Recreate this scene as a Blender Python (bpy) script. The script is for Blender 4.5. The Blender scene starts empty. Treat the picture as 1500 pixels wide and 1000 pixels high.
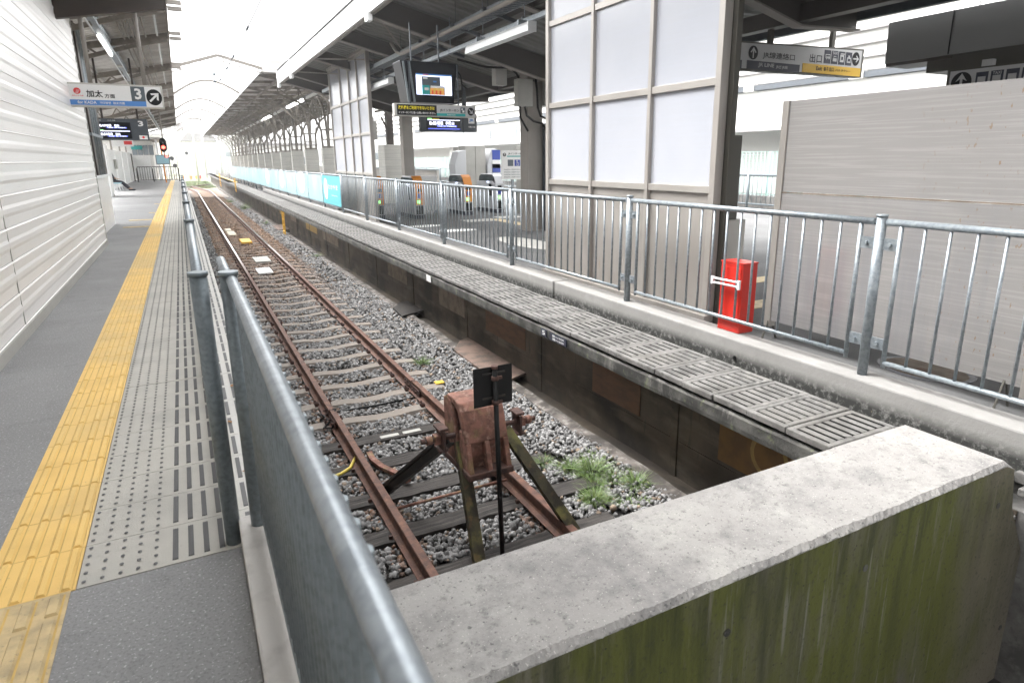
import bpy, math, random
import numpy as np
from mathutils import Vector, Matrix
random.seed(7)
D = bpy.data
SC = bpy.context.scene
COL = SC.collection

# ------------------------------------------------------------------ camera
def cam():
    y, p, r = [math.radians(a) for a in (28.2111, 14.4089, 0.3286)]
    cy, sy, cp, sp = math.cos(y), math.sin(y), math.cos(p), math.sin(p)
    f = Vector((sy*cp, cy*cp, -sp)); ri = Vector((cy, -sy, 0)); d = f.cross(ri)
    cr, sr = math.cos(r), math.sin(r)
    R = cr*ri + sr*d; Dn = -sr*ri + cr*d
    m = Matrix(((R.x, -Dn.x, -f.x, 0), (R.y, -Dn.y, -f.y, 0), (R.z, -Dn.z, -f.z, 1.5), (0, 0, 0, 1)))
    c = D.cameras.new('camera'); o = D.objects.new('camera', c); COL.objects.link(o)
    o.matrix_world = m
    c.sensor_width = 36; c.lens = 929.39/1500*36
    c.shift_x = -(778.92-750)/1500; c.shift_y = -(500-472.68)/1500
    c.clip_start = 0.05; c.clip_end = 2000
    c.dof.use_dof = True; c.dof.focus_distance = 6.5; c.dof.aperture_fstop = 5.6
    SC.camera = o
cam()

# ------------------------------------------------------------------ world, sun, exposure (overcast day)
W = D.worlds.new('World'); SC.world = W; W.use_nodes = True
nt = W.node_tree; nt.nodes.clear()
SUN_EL, SUN_ROT = math.radians(56), math.radians(318)
sky = nt.nodes.new('ShaderNodeTexSky'); sky.sky_type = 'NISHITA'; sky.sun_disc = False
sky.sun_elevation = SUN_EL; sky.sun_rotation = SUN_ROT; sky.air_density = 1.0; sky.dust_density = 4.0; sky.ozone_density = 1.0
hs = nt.nodes.new('ShaderNodeHueSaturation'); hs.inputs['Saturation'].default_value = 0.05
bg = nt.nodes.new('ShaderNodeBackground'); bg.inputs['Strength'].default_value = 0.15
wo = nt.nodes.new('ShaderNodeOutputWorld')
nt.links.new(sky.outputs[0], hs.inputs['Color']); nt.links.new(hs.outputs[0], bg.inputs['Color']); nt.links.new(bg.outputs[0], wo.inputs['Surface'])
sl = D.lights.new('sun', 'SUN'); sl.energy = .6; sl.angle = math.radians(40); sl.color = (1, .97, .93)
so = D.objects.new('sun', sl); COL.objects.link(so)
sd = Vector((math.sin(SUN_ROT)*math.cos(SUN_EL), math.cos(SUN_ROT)*math.cos(SUN_EL), math.sin(SUN_EL)))
so.rotation_euler = sd.to_track_quat('Z', 'Y').to_euler(); so.location = (0, 0, 30)
SC.view_settings.view_transform = 'Standard'; SC.view_settings.look = 'None'; SC.view_settings.gamma = 1
SC.view_settings.exposure = 2.8
SC.cycles.max_bounces = 8; SC.cycles.diffuse_bounces = 4; SC.cycles.use_denoising = True
SC.cycles.transparent_max_bounces = 8

# ------------------------------------------------------------------ materials
def mat(name, col, rough=.6, metal=0., layers=(), bump=(), emit=None, spec=.5, trans=None):
    """layers: dicts c colour, s scale, lo, hi, d detail, st stretch, f factor, k kind (noise/voro), m (axis, a, b) position mask"""
    m = D.materials.new(name); m.use_nodes = True
    n = m.node_tree; b = n.nodes['Principled BSDF']; L = n.links
    b.inputs['Roughness'].default_value = rough; b.inputs['Metallic'].default_value = metal
    b.inputs['Specular IOR Level'].default_value = spec
    geo = n.nodes.new('ShaderNodeNewGeometry')
    def pos(st):
        if not st: return geo.outputs['Position']
        mp = n.nodes.new('ShaderNodeMapping'); mp.inputs['Scale'].default_value = st
        L.new(geo.outputs['Position'], mp.inputs['Vector']); return mp.outputs[0]
    def tex(l):
        v = pos(l.get('st'))
        if l.get('k') == 'voro':
            t = n.nodes.new('ShaderNodeTexVoronoi'); t.inputs['Scale'].default_value = l['s']; L.new(v, t.inputs['Vector']); out = t.outputs['Distance']
        else:
            t = n.nodes.new('ShaderNodeTexNoise'); t.inputs['Scale'].default_value = l['s']; t.inputs['Detail'].default_value = l.get('d', 4)
            t.inputs['Roughness'].default_value = l.get('r', .55); L.new(v, t.inputs['Vector']); out = t.outputs['Fac']
        return out
    def rng(v, a, b_):
        mr = n.nodes.new('ShaderNodeMapRange'); mr.inputs['From Min'].default_value = a; mr.inputs['From Max'].default_value = b_
        L.new(v, mr.inputs['Value']); return mr.outputs[0]
    def mul(a, b_):
        mm = n.nodes.new('ShaderNodeMath'); mm.operation = 'MULTIPLY'; L.new(a, mm.inputs[0])
        if isinstance(b_, float): mm.inputs[1].default_value = b_
        else: L.new(b_, mm.inputs[1])
        return mm.outputs[0]
    cur = None
    for l in layers:
        fac = rng(tex(l), l.get('lo', .4), l.get('hi', .6)) if 's' in l else None
        for (ax, a, b_) in l.get('m', ()):
            sp = n.nodes.new('ShaderNodeSeparateXYZ'); L.new(geo.outputs['Position' if ax in 'XYZ' else 'Normal'], sp.inputs[0])
            q = rng(sp.outputs[ax.upper()], a, b_)
            fac = q if fac is None else mul(fac, q)
        fac = mul(fac, float(l.get('f', 1.)))
        mx = n.nodes.new('ShaderNodeMix'); mx.data_type = 'RGBA'
        L.new(fac, mx.inputs['Factor'])
        if cur is None: mx.inputs['A'].default_value = (*col, 1)
        else: L.new(cur, mx.inputs['A'])
        mx.inputs['B'].default_value = (*l['c'], 1); cur = mx.outputs['Result']
        if 'rg' in l:
            mr = n.nodes.new('ShaderNodeMapRange'); mr.inputs['To Min'].default_value = rough; mr.inputs['To Max'].default_value = l['rg']
            L.new(fac, mr.inputs['Value']); L.new(mr.outputs[0], b.inputs['Roughness'])
        if 'mt' in l:
            mr = n.nodes.new('ShaderNodeMapRange'); mr.inputs['To Min'].default_value = metal; mr.inputs['To Max'].default_value = l['mt']
            L.new(fac, mr.inputs['Value']); L.new(mr.outputs[0], b.inputs['Metallic'])
    if cur is None: b.inputs['Base Color'].default_value = (*col, 1)
    else: L.new(cur, b.inputs['Base Color'])
    prev = None
    for (s, st, d) in bump:
        l = dict(s=s, d=6, r=.6)
        if isinstance(d, tuple): l['st'] = d
        bp = n.nodes.new('ShaderNodeBump'); bp.inputs['Strength'].default_value = st; bp.inputs['Distance'].default_value = .01
        L.new(tex(l), bp.inputs['Height'])
        if prev: L.new(prev, bp.inputs['Normal'])
        prev = bp.outputs[0]
    if prev: L.new(prev, b.inputs['Normal'])
    if emit: b.inputs['Emission Color'].default_value = (*emit[:3], 1); b.inputs['Emission Strength'].default_value = emit[3]
    if trans:
        b.inputs['Transmission Weight'].default_value = trans
    return m
def g(v, w=0): return (v*(1+w), v, v*(1-w))
M = {}
M['asphalt'] = mat('asphalt', g(.27), .9, layers=[dict(c=g(.22), s=1.3, lo=.42, hi=.62, f=.6), dict(c=g(.36), s=.5, lo=.5, hi=.66, f=.5, d=6), dict(c=g(.17), s=95, lo=.5, hi=.62, f=.6, d=3), dict(c=g(.5), s=85, lo=.62, hi=.67, f=.75, d=2),
    dict(c=g(.10), s=5, lo=.58, hi=.75, f=.35, d=8)], bump=[(95, .3, 0)])
M['dark_asphalt'] = mat('dark_asphalt', g(.12), .9, layers=[dict(c=g(.08), s=1.1, lo=.4, hi=.62, f=.7), dict(c=g(.25), s=150, lo=.62, hi=.72, f=.5, d=2)], bump=[(150, .5, 0)])
M['yellow'] = mat('yellow', (.82, .55, .17), .55, layers=[dict(c=(.62, .40, .12), s=3, lo=.45, hi=.7, f=.5), dict(c=(.55, .43, .22), s=.6, lo=.45, hi=.6, f=.5), dict(c=(.2, .15, .1), s=70, lo=.66, hi=.75, f=.6)], bump=[(90, .15, 0)])
M['old_yellow'] = mat('old_yellow', (.60, .46, .24), .6, layers=[dict(c=(.33, .26, .16), s=9, lo=.45, hi=.65, f=.7), dict(c=(.2, .17, .13), s=60, lo=.62, hi=.72, f=.6)], bump=[(60, .2, 0)])
M['paver'] = mat('paver', (.47, .455, .41), .75, layers=[dict(c=(.36, .35, .32), s=2.2, lo=.42, hi=.68, f=.7), dict(c=(.48, .46, .42), s=7, lo=.5, hi=.7, f=.4), dict(c=(.17, .16, .14), s=90, lo=.66, hi=.74, f=.5), dict(c=(.55, .54, .52), s=4, lo=.3, hi=.5, f=.5, m=[('X', .02, .09)])], bump=[(120, .2, 0)])
M['rubber'] = mat('rubber', g(.135), .7)
M['joint'] = mat('joint', (.2, .18, .15), .9)
M['cladding'] = mat('cladding', (.86, .84, .82), .38, .15, layers=[dict(c=(.78, .76, .74), s=1.6, lo=.4, hi=.65, f=.6, st=(1, .25, 1)), dict(c=(.45, .44, .43), s=30, lo=.62, hi=.8, f=.3, st=(1, .1, 3))], bump=[(3, .08, 0)])
M['galv'] = mat('galv', (.26, .29, .31), .42, .5, layers=[dict(c=(.18, .205, .225), s=45, lo=.42, hi=.6, f=.8, d=2), dict(c=(.37, .40, .42), s=14, lo=.5, hi=.7, f=.5)], bump=[(60, .05, 0)])
M['galv_dark'] = mat('galv_dark', (.19, .22, .235), .5, .5, layers=[dict(c=(.13, .155, .165), s=50, lo=.42, hi=.62, f=.7, d=2), dict(c=(.26, .29, .30), s=12, lo=.55, hi=.7, f=.4)])  # darker copy of galv, shade on the fence bars mixed into its colour
M['slot_black'] = mat('slot_black', g(.003), .98, spec=.1)  # near-black stand-in for the shade inside the slab slots
M['groove_tan'] = mat('groove_tan', (.52, .35, .12), .9, layers=[dict(c=(.66, .45, .15), s=8, lo=.4, hi=.6, f=.8)])
PIT = dict(c=g(.07), s=26, k='voro', lo=.085, hi=.05)
M['wall_top'] = mat('wall_top', (.25, .24, .229), .85, layers=[dict(c=(.33, .32, .30), s=2.2, lo=.45, hi=.65, f=.8), dict(c=(.14, .135, .135), s=2.6, lo=.47, hi=.64, f=.8, d=10, r=.78), dict(c=(.08, .08, .08), s=16, lo=.55, hi=.67, f=.7, d=9, r=.75), dict(c=(.07, .07, .07), s=60, lo=.62, hi=.69, f=.8, d=3),
    dict(c=(.5, .48, .44), s=110, lo=.65, hi=.7, f=.7, d=2)], bump=[(70, .45, 0), (8, .2, 0)])
M['wall_face'] = mat('wall_face', (.10, .092, .07), .85, layers=[
    dict(c=(.080, .088, .012), s=2.3, lo=.28, hi=.52, f=.95, st=(1.3, 1, .5), d=10, r=.65, m=[('X', 3.8, 3.3)]),
    dict(c=(.018, .021, .007), s=5, lo=.46, hi=.66, f=.8, st=(2.2, 1, .22), d=10, r=.65, m=[('Z', -1.3, -.2)]),
    dict(c=(.17, .155, .125), s=7, lo=.56, hi=.70, f=.7, st=(2.2, 1, .16), d=9, r=.7),
    dict(c=(.22, .215, .19), s=17, lo=.62, hi=.70, f=.5, st=(2, 1, .08), d=6),
    dict(c=(.15, .13, .095), s=1.6, lo=.4, hi=.6, f=.7, m=[('X', 3.1, 3.5)]),
    dict(c=(.03, .03, .02), s=40, lo=.56, hi=.68, f=.6, d=6),
    dict(c=g(.015), s=17, k='voro', lo=.085, hi=.05, f=.9)], bump=[(40, .4, 0), (14, .3, (1, 1, .3))])
M['kerb_conc'] = mat('kerb_conc', (.225, .22, .21), .85, layers=[dict(c=(.185, .18, .172), s=3, lo=.42, hi=.65, f=.7), dict(c=(.28, .275, .265), s=6, lo=.55, hi=.7, f=.5),
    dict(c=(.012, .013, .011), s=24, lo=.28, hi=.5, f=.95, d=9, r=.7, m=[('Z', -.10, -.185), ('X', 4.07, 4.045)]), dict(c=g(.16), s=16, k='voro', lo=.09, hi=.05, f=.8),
    dict(c=(.25, .2, .15), s=30, lo=.68, hi=.74, f=.5)], bump=[(50, .3, 0)])
M['left_kerb'] = mat('left_kerb', (.52, .50, .47), .8, layers=[dict(c=(.35, .33, .31), s=7, lo=.5, hi=.7, f=.7), dict(c=(.25, .2, .17), s=4, lo=.6, hi=.75, f=.6)], bump=[(50, .3, 0)])
M['slab'] = mat('slab', (.16, .155, .148), .88, layers=[dict(c=(.065, .063, .06), s=4, lo=.42, hi=.60, f=.85, d=9, r=.7), dict(c=(.24, .235, .222), s=11, lo=.55, hi=.7, f=.6, d=8), dict(c=(.12, .112, .10), s=2.2, lo=.5, hi=.65, f=.4), dict(c=(.08, .078, .07), s=35, lo=.58, hi=.7, f=.6)], bump=[(60, .35, 0)])
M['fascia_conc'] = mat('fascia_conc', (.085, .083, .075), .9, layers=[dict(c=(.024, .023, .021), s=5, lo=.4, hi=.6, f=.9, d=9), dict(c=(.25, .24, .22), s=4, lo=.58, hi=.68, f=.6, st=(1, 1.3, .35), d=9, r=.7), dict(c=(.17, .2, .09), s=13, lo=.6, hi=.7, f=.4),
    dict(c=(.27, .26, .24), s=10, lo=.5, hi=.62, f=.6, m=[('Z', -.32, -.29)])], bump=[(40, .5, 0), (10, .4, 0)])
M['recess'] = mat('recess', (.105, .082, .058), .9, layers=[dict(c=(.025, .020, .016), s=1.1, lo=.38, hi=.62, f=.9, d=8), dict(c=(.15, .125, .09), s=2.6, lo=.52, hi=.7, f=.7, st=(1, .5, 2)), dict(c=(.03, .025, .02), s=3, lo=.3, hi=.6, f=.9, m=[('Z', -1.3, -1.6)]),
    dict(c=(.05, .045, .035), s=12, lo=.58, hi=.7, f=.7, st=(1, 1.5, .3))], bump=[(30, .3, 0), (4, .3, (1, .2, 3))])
M['patch_rust'] = mat('patch_rust', (.13, .07, .04), .85, layers=[dict(c=(.08, .05, .033), s=5, lo=.42, hi=.65, f=.8, d=8, st=(1, 1, 3))], bump=[(30, .3, 0)])
M['patch_orange'] = mat('patch_orange', (.17, .09, .025), .8, layers=[dict(c=(.09, .05, .02), s=5, lo=.42, hi=.65, f=.8, d=8)])
M['patch_yellow'] = mat('patch_yellow', (.33, .21, .06), .8, layers=[dict(c=(.2, .13, .05), s=8, lo=.45, hi=.65, f=.7)])
M['patch_tan'] = mat('patch_tan', (.20, .155, .115), .85, layers=[dict(c=(.1, .075, .055), s=6, lo=.42, hi=.65, f=.8)])
M['curb'] = mat('curb', (.17, .15, .135), .9, layers=[dict(c=(.05, .043, .038), s=5, lo=.42, hi=.6, f=.9, d=9), dict(c=(.4, .38, .35), s=14, lo=.55, hi=.7, f=.6), dict(c=(.045, .04, .035), s=3, lo=.5, hi=.6, f=.8)], bump=[(40, .5, 0)])
M['ground'] = mat('ground', (.17, .155, .14), .95, layers=[dict(c=(.02, .018, .016), f=1, m=[('Y', 34, 26)]), dict(c=(.20, .115, .06), s=1.2, lo=.3, hi=.55, f=.85, m=[('Y', 12, 22), ('X', .5, .9), ('X', 3.2, 2.6)]),  # near-black under the stones paints the shade in their gaps
    dict(c=(.17, .22, .09), s=.12, lo=.4, hi=.6, f=.8, m=[('Y', 80, 95)])], bump=[(30, .8, 0)])
def stone_mat():
    m = D.materials.new('stone'); m.use_nodes = True; n = m.node_tree; L = n.links; b = n.nodes['Principled BSDF']
    a = n.nodes.new('ShaderNodeAttribute'); a.attribute_name = 'tone'
    t = n.nodes.new('ShaderNodeTexNoise'); t.inputs['Scale'].default_value = 55; t.inputs['Detail'].default_value = 5
    ge = n.nodes.new('ShaderNodeNewGeometry'); L.new(ge.outputs['Position'], t.inputs['Vector'])
    mx = n.nodes.new('ShaderNodeMix'); mx.data_type = 'RGBA'; mx.blend_type = 'MULTIPLY'; mx.inputs['Factor'].default_value = .35
    cr = n.nodes.new('ShaderNodeValToRGB'); cr.color_ramp.elements[0].position = .32; cr.color_ramp.elements[1].position = .62; cr.color_ramp.elements[0].color = (.25, .25, .25, 1)
    L.new(t.outputs['Fac'], cr.inputs[0]); L.new(a.outputs['Color'], mx.inputs['A']); L.new(cr.outputs[0], mx.inputs['B'])
    L.new(mx.outputs['Result'], b.inputs['Base Color']); b.inputs['Roughness'].default_value = .85
    bp = n.nodes.new('ShaderNodeBump'); bp.inputs['Strength'].default_value = .4; bp.inputs['Distance'].default_value = .01; L.new(t.outputs['Fac'], bp.inputs['Height']); L.new(bp.outputs[0], b.inputs['Normal'])
    return m
M['stone'] = stone_mat()
M['conc_sleeper'] = mat('conc_sleeper', (.215, .19, .165), .85, layers=[dict(c=(.22, .18, .15), s=7, lo=.45, hi=.65, f=.7, d=8), dict(c=(.24, .13, .07), s=3, lo=.35, hi=.6, f=.7, m=[('Y', 12, 20)])], bump=[(60, .3, 0)])
M['wood_sleeper'] = mat('wood_sleeper', (.055, .048, .043), .85, layers=[dict(c=(.014, .012, .011), s=6, lo=.42, hi=.6, f=.9, d=8, st=(.35, 5, 2)), dict(c=(.12, .11, .10), s=9, lo=.56, hi=.7, f=.7, st=(.3, 5, 2), d=6)], bump=[(12, .8, (.3, 6, 2))])
M['rail'] = mat('rail', (.145, .068, .046), .7, .15, layers=[dict(c=(.06, .032, .026), s=12, lo=.4, hi=.62, f=.8, d=6), dict(c=(.30, .155, .085), s=26, lo=.55, hi=.72, f=.5), dict(c=(.62, .60, .58), f=1, rg=.22, mt=.9, m=[('z', .85, .95), ('Y', 17, 24), ('Z', -1.26, -1.252)])], bump=[(70, .25, 0)])
M['rust'] = mat('rust', (.235, .11, .08), .8, .1, layers=[dict(c=(.085, .04, .028), s=14, lo=.42, hi=.62, f=.8, d=8), dict(c=(.40, .26, .20), s=20, lo=.55, hi=.7, f=.6, d=8), dict(c=(.25, .20, .08), s=6, lo=.55, hi=.66, f=.55)], bump=[(80, .3, 0), (12, .3, 0)])
M['rust_dark'] = mat('rust_dark', (.085, .042, .032), .8, .1, layers=[dict(c=(.035, .02, .017), s=20, lo=.42, hi=.62, f=.8, d=8)], bump=[(80, .3, 0)])
M['moss_steel'] = mat('moss_steel', (.075, .066, .036), .75, .1, layers=[dict(c=(.022, .018, .015), s=9, lo=.42, hi=.6, f=.8, d=8, st=(1, 1, .5)), dict(c=(.20, .19, .06), s=7, lo=.5, hi=.66, f=.8, m=[('y', .2, -.3)]), dict(c=(.17, .09, .05), s=14, lo=.55, hi=.7, f=.6)], bump=[(50, .3, 0)])
M['dark_steel'] = mat('dark_steel', (.020, .017, .015), .7, .2, layers=[dict(c=(.045, .032, .022), s=12, lo=.5, hi=.68, f=.7)], bump=[(50, .3, 0)])
M['black'] = mat('black', g(.0035), .55, layers=[dict(c=g(.008), s=9, lo=.5, hi=.7, f=.6)], spec=.25)
M['screen_black'] = mat('screen_black', (.004, .005, .008), .3, spec=.3)
M['brown_plate'] = mat('brown_plate', (.17, .115, .09), .85, layers=[dict(c=(.07, .055, .045), s=5, lo=.42, hi=.62, f=.8, d=8)], bump=[(40, .3, 0)])
M['frame'] = mat('frame', (.40, .375, .345), .4, .45, layers=[dict(c=(.34, .315, .29), s=4, lo=.4, hi=.6, f=.5, st=(1, 1, .3))])
M['frame_dark'] = mat('frame_dark', (.065, .061, .05), .5, .2)
M['poly'] = mat('poly', (.41, .42, .455), .25, layers=[dict(c=(.375, .39, .43), s=.9, lo=.4, hi=.62, f=.7), dict(c=(.42, .45, .53), s=45, lo=.5, hi=.6, f=.12, st=(.02, .02, 1))], spec=.6)
M['panel_metal'] = mat('panel_metal', (.36, .335, .31), .42, .4, layers=[dict(c=(.30, .28, .255), s=1.3, lo=.4, hi=.6, f=.7), dict(c=(.33, .22, .12), s=7, lo=.64, hi=.75, f=.4, st=(1, 1, .2))])
M['poly2'] = mat('poly2', (.33, .318, .31), .16, .35, layers=[dict(c=(.31, .30, .29), s=.9, lo=.4, hi=.6, f=.6), dict(c=(.44, .425, .41), s=60, lo=.5, hi=.6, f=.4, st=(.02, .02, 1)), dict(c=(.25, .25, .27), s=3, lo=.5, hi=.66, f=.5, st=(1, 1.6, .12), m=[('Z', 1.4, .6)]), dict(c=(.27, .17, .09), s=24, lo=.66, hi=.7, f=.75, d=3, st=(1, 1.6, .7), m=[('Y', 3.1, 2.4)])], bump=[(40, .04, (.05, .05, 1))])
M['red'] = mat('red', (.52, .022, .012), .32, layers=[dict(c=(.5, .02, .012), s=3, lo=.4, hi=.6, f=.5)])
M['white'] = mat('white', (.78, .78, .77), .45, layers=[dict(c=(.68, .68, .67), s=2, lo=.45, hi=.7, f=.5)])
M['white_metal'] = mat('white_metal', (.72, .73, .73), .35, .2, layers=[dict(c=(.6, .61, .62), s=3, lo=.45, hi=.7, f=.4)])
M['fascia_white'] = mat('fascia_white', (.82, .82, .82), .4)
M['beam'] = mat('beam', (.072, .062, .055), .55, layers=[dict(c=(.052, .045, .04), s=2, lo=.4, hi=.65, f=.6)])
M['beam_light'] = mat('beam_light', (.26, .235, .21), .55, layers=[dict(c=(.20, .185, .165), s=2, lo=.4, hi=.65, f=.6)])
M['deck'] = mat('deck', (.19, .19, .175), .6, layers=[dict(c=(.14, .14, .13), s=1.5, lo=.4, hi=.6, f=.6)])
M['old_roof'] = mat('old_roof', (.62, .60, .58), .7, layers=[dict(c=(.42, .40, .385), s=1.6, lo=.42, hi=.62, f=.7, d=8), dict(c=(.38, .33, .29), s=7, lo=.6, hi=.7, f=.5)])
M['old_steel'] = mat('old_steel', (.25, .225, .195), .6, layers=[dict(c=(.12, .10, .085), s=5, lo=.42, hi=.62, f=.6)])
M['brown_steel'] = mat('brown_steel', (.04, .029, .022), .5, layers=[dict(c=(.03, .022, .018), s=3, lo=.4, hi=.6)])
M['tile'] = mat('tile', (.56, .545, .50), .5, layers=[dict(c=(.42, .41, .38), s=20, lo=.5, hi=.56, f=.7, st=(.02, .02, 1.2)), dict(c=(.47, .46, .43), s=3, lo=.4, hi=.6, f=.5)])
M['dark_panel'] = mat('dark_panel', g(.2), .5)
M['grey_paint'] = mat('grey_paint', (.06, .07, .082), .5, layers=[dict(c=(.045, .053, .062), s=5, lo=.4, hi=.6, f=.6)])
M['orange'] = mat('orange', (.75, .27, .03), .5)
M['box_grey'] = mat('box_grey', (.42, .41, .38), .5, layers=[dict(c=(.34, .33, .30), s=4, lo=.4, hi=.65, f=.5)])
M['gate_grey'] = mat('gate_grey', (.55, .56, .58), .35, .2)
M['glass_dark'] = mat('glass_dark', (.01, .012, .016), .15)
M['sign_white'] = mat('sign_white', (.74, .74, .73), .4)
M['sign_back'] = mat('sign_back', (.50, .49, .45), .4, .3)
M['sign_grey'] = mat('sign_grey', (.46, .46, .46), .45)
M['ink'] = mat('ink', (.006, .0065, .008), .6, spec=.3)
M['ink_grey'] = mat('ink_grey', (.085, .105, .12), .5)
M['navy'] = mat('navy', (.02, .023, .04), .5)
M['blue'] = mat('blue', (.07, .22, .55), .5)
M['deep_blue'] = mat('deep_blue', (.03, .06, .32), .5)
M['teal'] = mat('teal', (.02, .33, .32), .5)
M['emblem_red'] = mat('emblem_red', (.62, .03, .03), .5)
M['amber'] = mat('amber', (.60, .36, .02), .5)
M['ink_yellow'] = mat('ink_yellow', (.9, .75, .02), .5)
M['yellow_paint'] = mat('yellow_paint', (.75, .42, .02), .5, layers=[dict(c=(.5, .27, .05), s=9, lo=.5, hi=.7, f=.5)])
M['led_white'] = mat('led_white', (.6, .6, .7), .5, emit=(.75, .78, 1, .45))
M['led_blue'] = mat('led_blue', (.03, .05, .3), .5, emit=(.12, .16, .75, .22))
M['led_green'] = mat('led_green', (.1, .5, .1), .5, emit=(.3, .9, .25, .4))
M['lcd'] = mat('lcd', (.4, .45, .6), .3, emit=(.52, .58, .82, .42))
M['lcd_brown'] = mat('lcd_brown', (.3, .2, .05), .3, layers=[dict(c=(.5, .12, .05), s=9, lo=.48, hi=.55)], emit=(.4, .25, .06, .15))
M['red_lamp'] = mat('red_lamp', (.9, .02, .01), .4, emit=(1, .03, .02, 4))
M['tube_on'] = mat('tube_on', (.9, .9, .9), .4, emit=(1, .99, .95, 1.6))
M['cream'] = mat('cream', (.52, .47, .36), .6)
M['banner_teal'] = mat('banner_teal', (.07, .36, .42), .5, layers=[dict(c=(.09, .40, .45), s=2, lo=.4, hi=.6, f=.5)])
M['banner_pale'] = mat('banner_pale', (.26, .43, .48), .5, layers=[dict(c=(.42, .50, .52), s=1.1, lo=.4, hi=.6, f=.8, m=[('Z', .1, .8)]), dict(c=(.45, .52, .54), s=7, k='voro', lo=.22, hi=.18, f=.8, m=[('Z', .5, .2)])])
M['net'] = mat('net', (.5, .72, .66), .6)
M['seat_blue'] = mat('seat_blue', (.30, .50, .58), .5)
M['skin'] = mat('skin', (.45, .28, .2), .5)
M['cloth_dark'] = mat('cloth_dark', (.018, .019, .028), .9)
M['cloth_white'] = mat('cloth_white', (.6, .6, .6), .9)
M['hair'] = mat('hair', (.012, .01, .009), .6)
M['leafg'] = mat('leafg', (.07, .15, .02), .6, layers=[dict(c=(.13, .17, .04), s=18, lo=.4, hi=.6)])
M['leafp'] = mat('leafp', (.17, .24, .10), .6)
M['leaf_dry'] = mat('leaf_dry', (.30, .16, .07), .8)
M['leaf_yellow'] = mat('leaf_yellow', (.70, .45, .05), .7)
M['house'] = mat('house', (.66, .65, .62), .7)
M['house_dark'] = mat('house_dark', (.28, .27, .27), .7)
M['window'] = mat('window', (.24, .27, .29), .2)
M['insul'] = mat('insul', (.05, .07, .08), .4)
M['wire'] = mat('wire', (.05, .05, .055), .5)
M['pink'] = mat('pink', (.62, .40, .34), .6)
M['hose'] = mat('hose', (.70, .55, .10), .5)

# ------------------------------------------------------------------ mesh builder
ORG = {}
class MB:
    def __init__(s): s.v = []; s.f = []; s.sm = []
    def add(s, vs, fs, smooth=False):
        o = len(s.v); s.v += [tuple(v) for v in vs]; s.f += [tuple(o+i for i in f) for f in fs]; s.sm += [smooth]*len(fs); return s
    def box(s, x0, x1, y0, y1, z0, z1):
        return s.add([(x, y, z) for z in (z0, z1) for y in (y0, y1) for x in (x0, x1)],
                     [(0, 2, 3, 1), (4, 5, 7, 6), (0, 1, 5, 4), (2, 6, 7, 3), (0, 4, 6, 2), (1, 3, 7, 5)])
    def prism(s, pts, axis, a, b):
        """polygon pts (2D) extruded along axis from a to b"""
        def mk(p, t):
            if axis == 'X': return (t, p[0], p[1])
            if axis == 'Y': return (p[0], t, p[1])
            return (p[0], p[1], t)
        n = len(pts); vs = [mk(p, a) for p in pts]+[mk(p, b) for p in pts]
        return s.add(vs, [tuple(range(n))[::-1], tuple(range(n, 2*n))]+[(i, (i+1) % n, n+(i+1) % n, n+i) for i in range(n)])
    def bar(s, p, q, w, h, up=(0, 0, 1)):
        p, q = Vector(p), Vector(q); d = (q-p).normalized(); u = Vector(up)
        a = d.cross(u)
        if a.length < 1e-4: a = d.cross(Vector((1, 0, 0)))
        a.normalize(); u = a.cross(d)
        vs = []
        for c in (p, q):
            for i, j in ((-1, -1), (1, -1), (1, 1), (-1, 1)): vs.append(c+a*(i*w/2)+u*(j*h/2))
        return s.add(vs, [(0, 1, 2, 3), (7, 6, 5, 4), (0, 4, 5, 1), (1, 5, 6, 2), (2, 6, 7, 3), (3, 7, 4, 0)])
    def tube(s, pts, r, n=10, cap=True, r2=None):
        pts = [Vector(p) for p in pts]; vs = []; fs = []; prev = None; m = len(pts)
        for k, c in enumerate(pts):
            d = (pts[min(k+1, m-1)]-pts[max(k-1, 0)]).normalized()
            if prev is None:
                a = d.cross(Vector((0, 0, 1)))
                if a.length < 1e-3: a = d.cross(Vector((1, 0, 0)))
            else: a = prev-d*prev.dot(d)
            a.normalize(); prev = a; b = d.cross(a)
            rr = r if r2 is None else r+(r2-r)*k/(m-1)
            for i in range(n):
                t = 2*math.pi*i/n; vs.append(c+a*(math.cos(t)*rr)+b*(math.sin(t)*rr))
        for k in range(m-1):
            for i in range(n): fs.append((k*n+i, k*n+(i+1) % n, (k+1)*n+(i+1) % n, (k+1)*n+i))
        s.add(vs, fs, True)
        if cap:
            o = len(s.v)-len(vs)
            s.f.append(tuple(o+i for i in range(n))[::-1]); s.f.append(tuple(o+(m-1)*n+i for i in range(n))); s.sm += [False, False]
        return s
    def build(s, name, m, parent=None, loc=None, bevel=0, seg=2):
        me = D.meshes.new(name)
        if parent is not None: org = ORG[parent.name]
        else: org = Vector(loc) if loc is not None else Vector((0, 0, 0))
        me.from_pydata([tuple(Vector(v)-org) for v in s.v], [], s.f)
        me.polygons.foreach_set('use_smooth', s.sm)
        me.materials.append(M[m] if isinstance(m, str) else m); me.update()
        o = D.objects.new(name, me); COL.objects.link(o)
        if parent is not None: o.parent = parent
        else: o.location = org
        ORG[o.name] = org
        if bevel:
            b = o.modifiers.new('bevel', 'BEVEL'); b.width = bevel; b.segments = seg; b.limit_method = 'ANGLE'; b.angle_limit = .6
        return o
def B(*a): return MB().box(*a)
def tag(o, label=None, cat=None, group=None, kind=None):
    if label: o['label'] = label
    if cat: o['category'] = cat
    if group: o['group'] = group
    if kind: o['kind'] = kind
    return o
def T(name, label, cat, loc, group=None):
    o = D.objects.new(name, None); COL.objects.link(o); o.location = loc; o.empty_display_size = .1
    ORG[o.name] = Vector(loc); return tag(o, label, cat, group)
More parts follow.
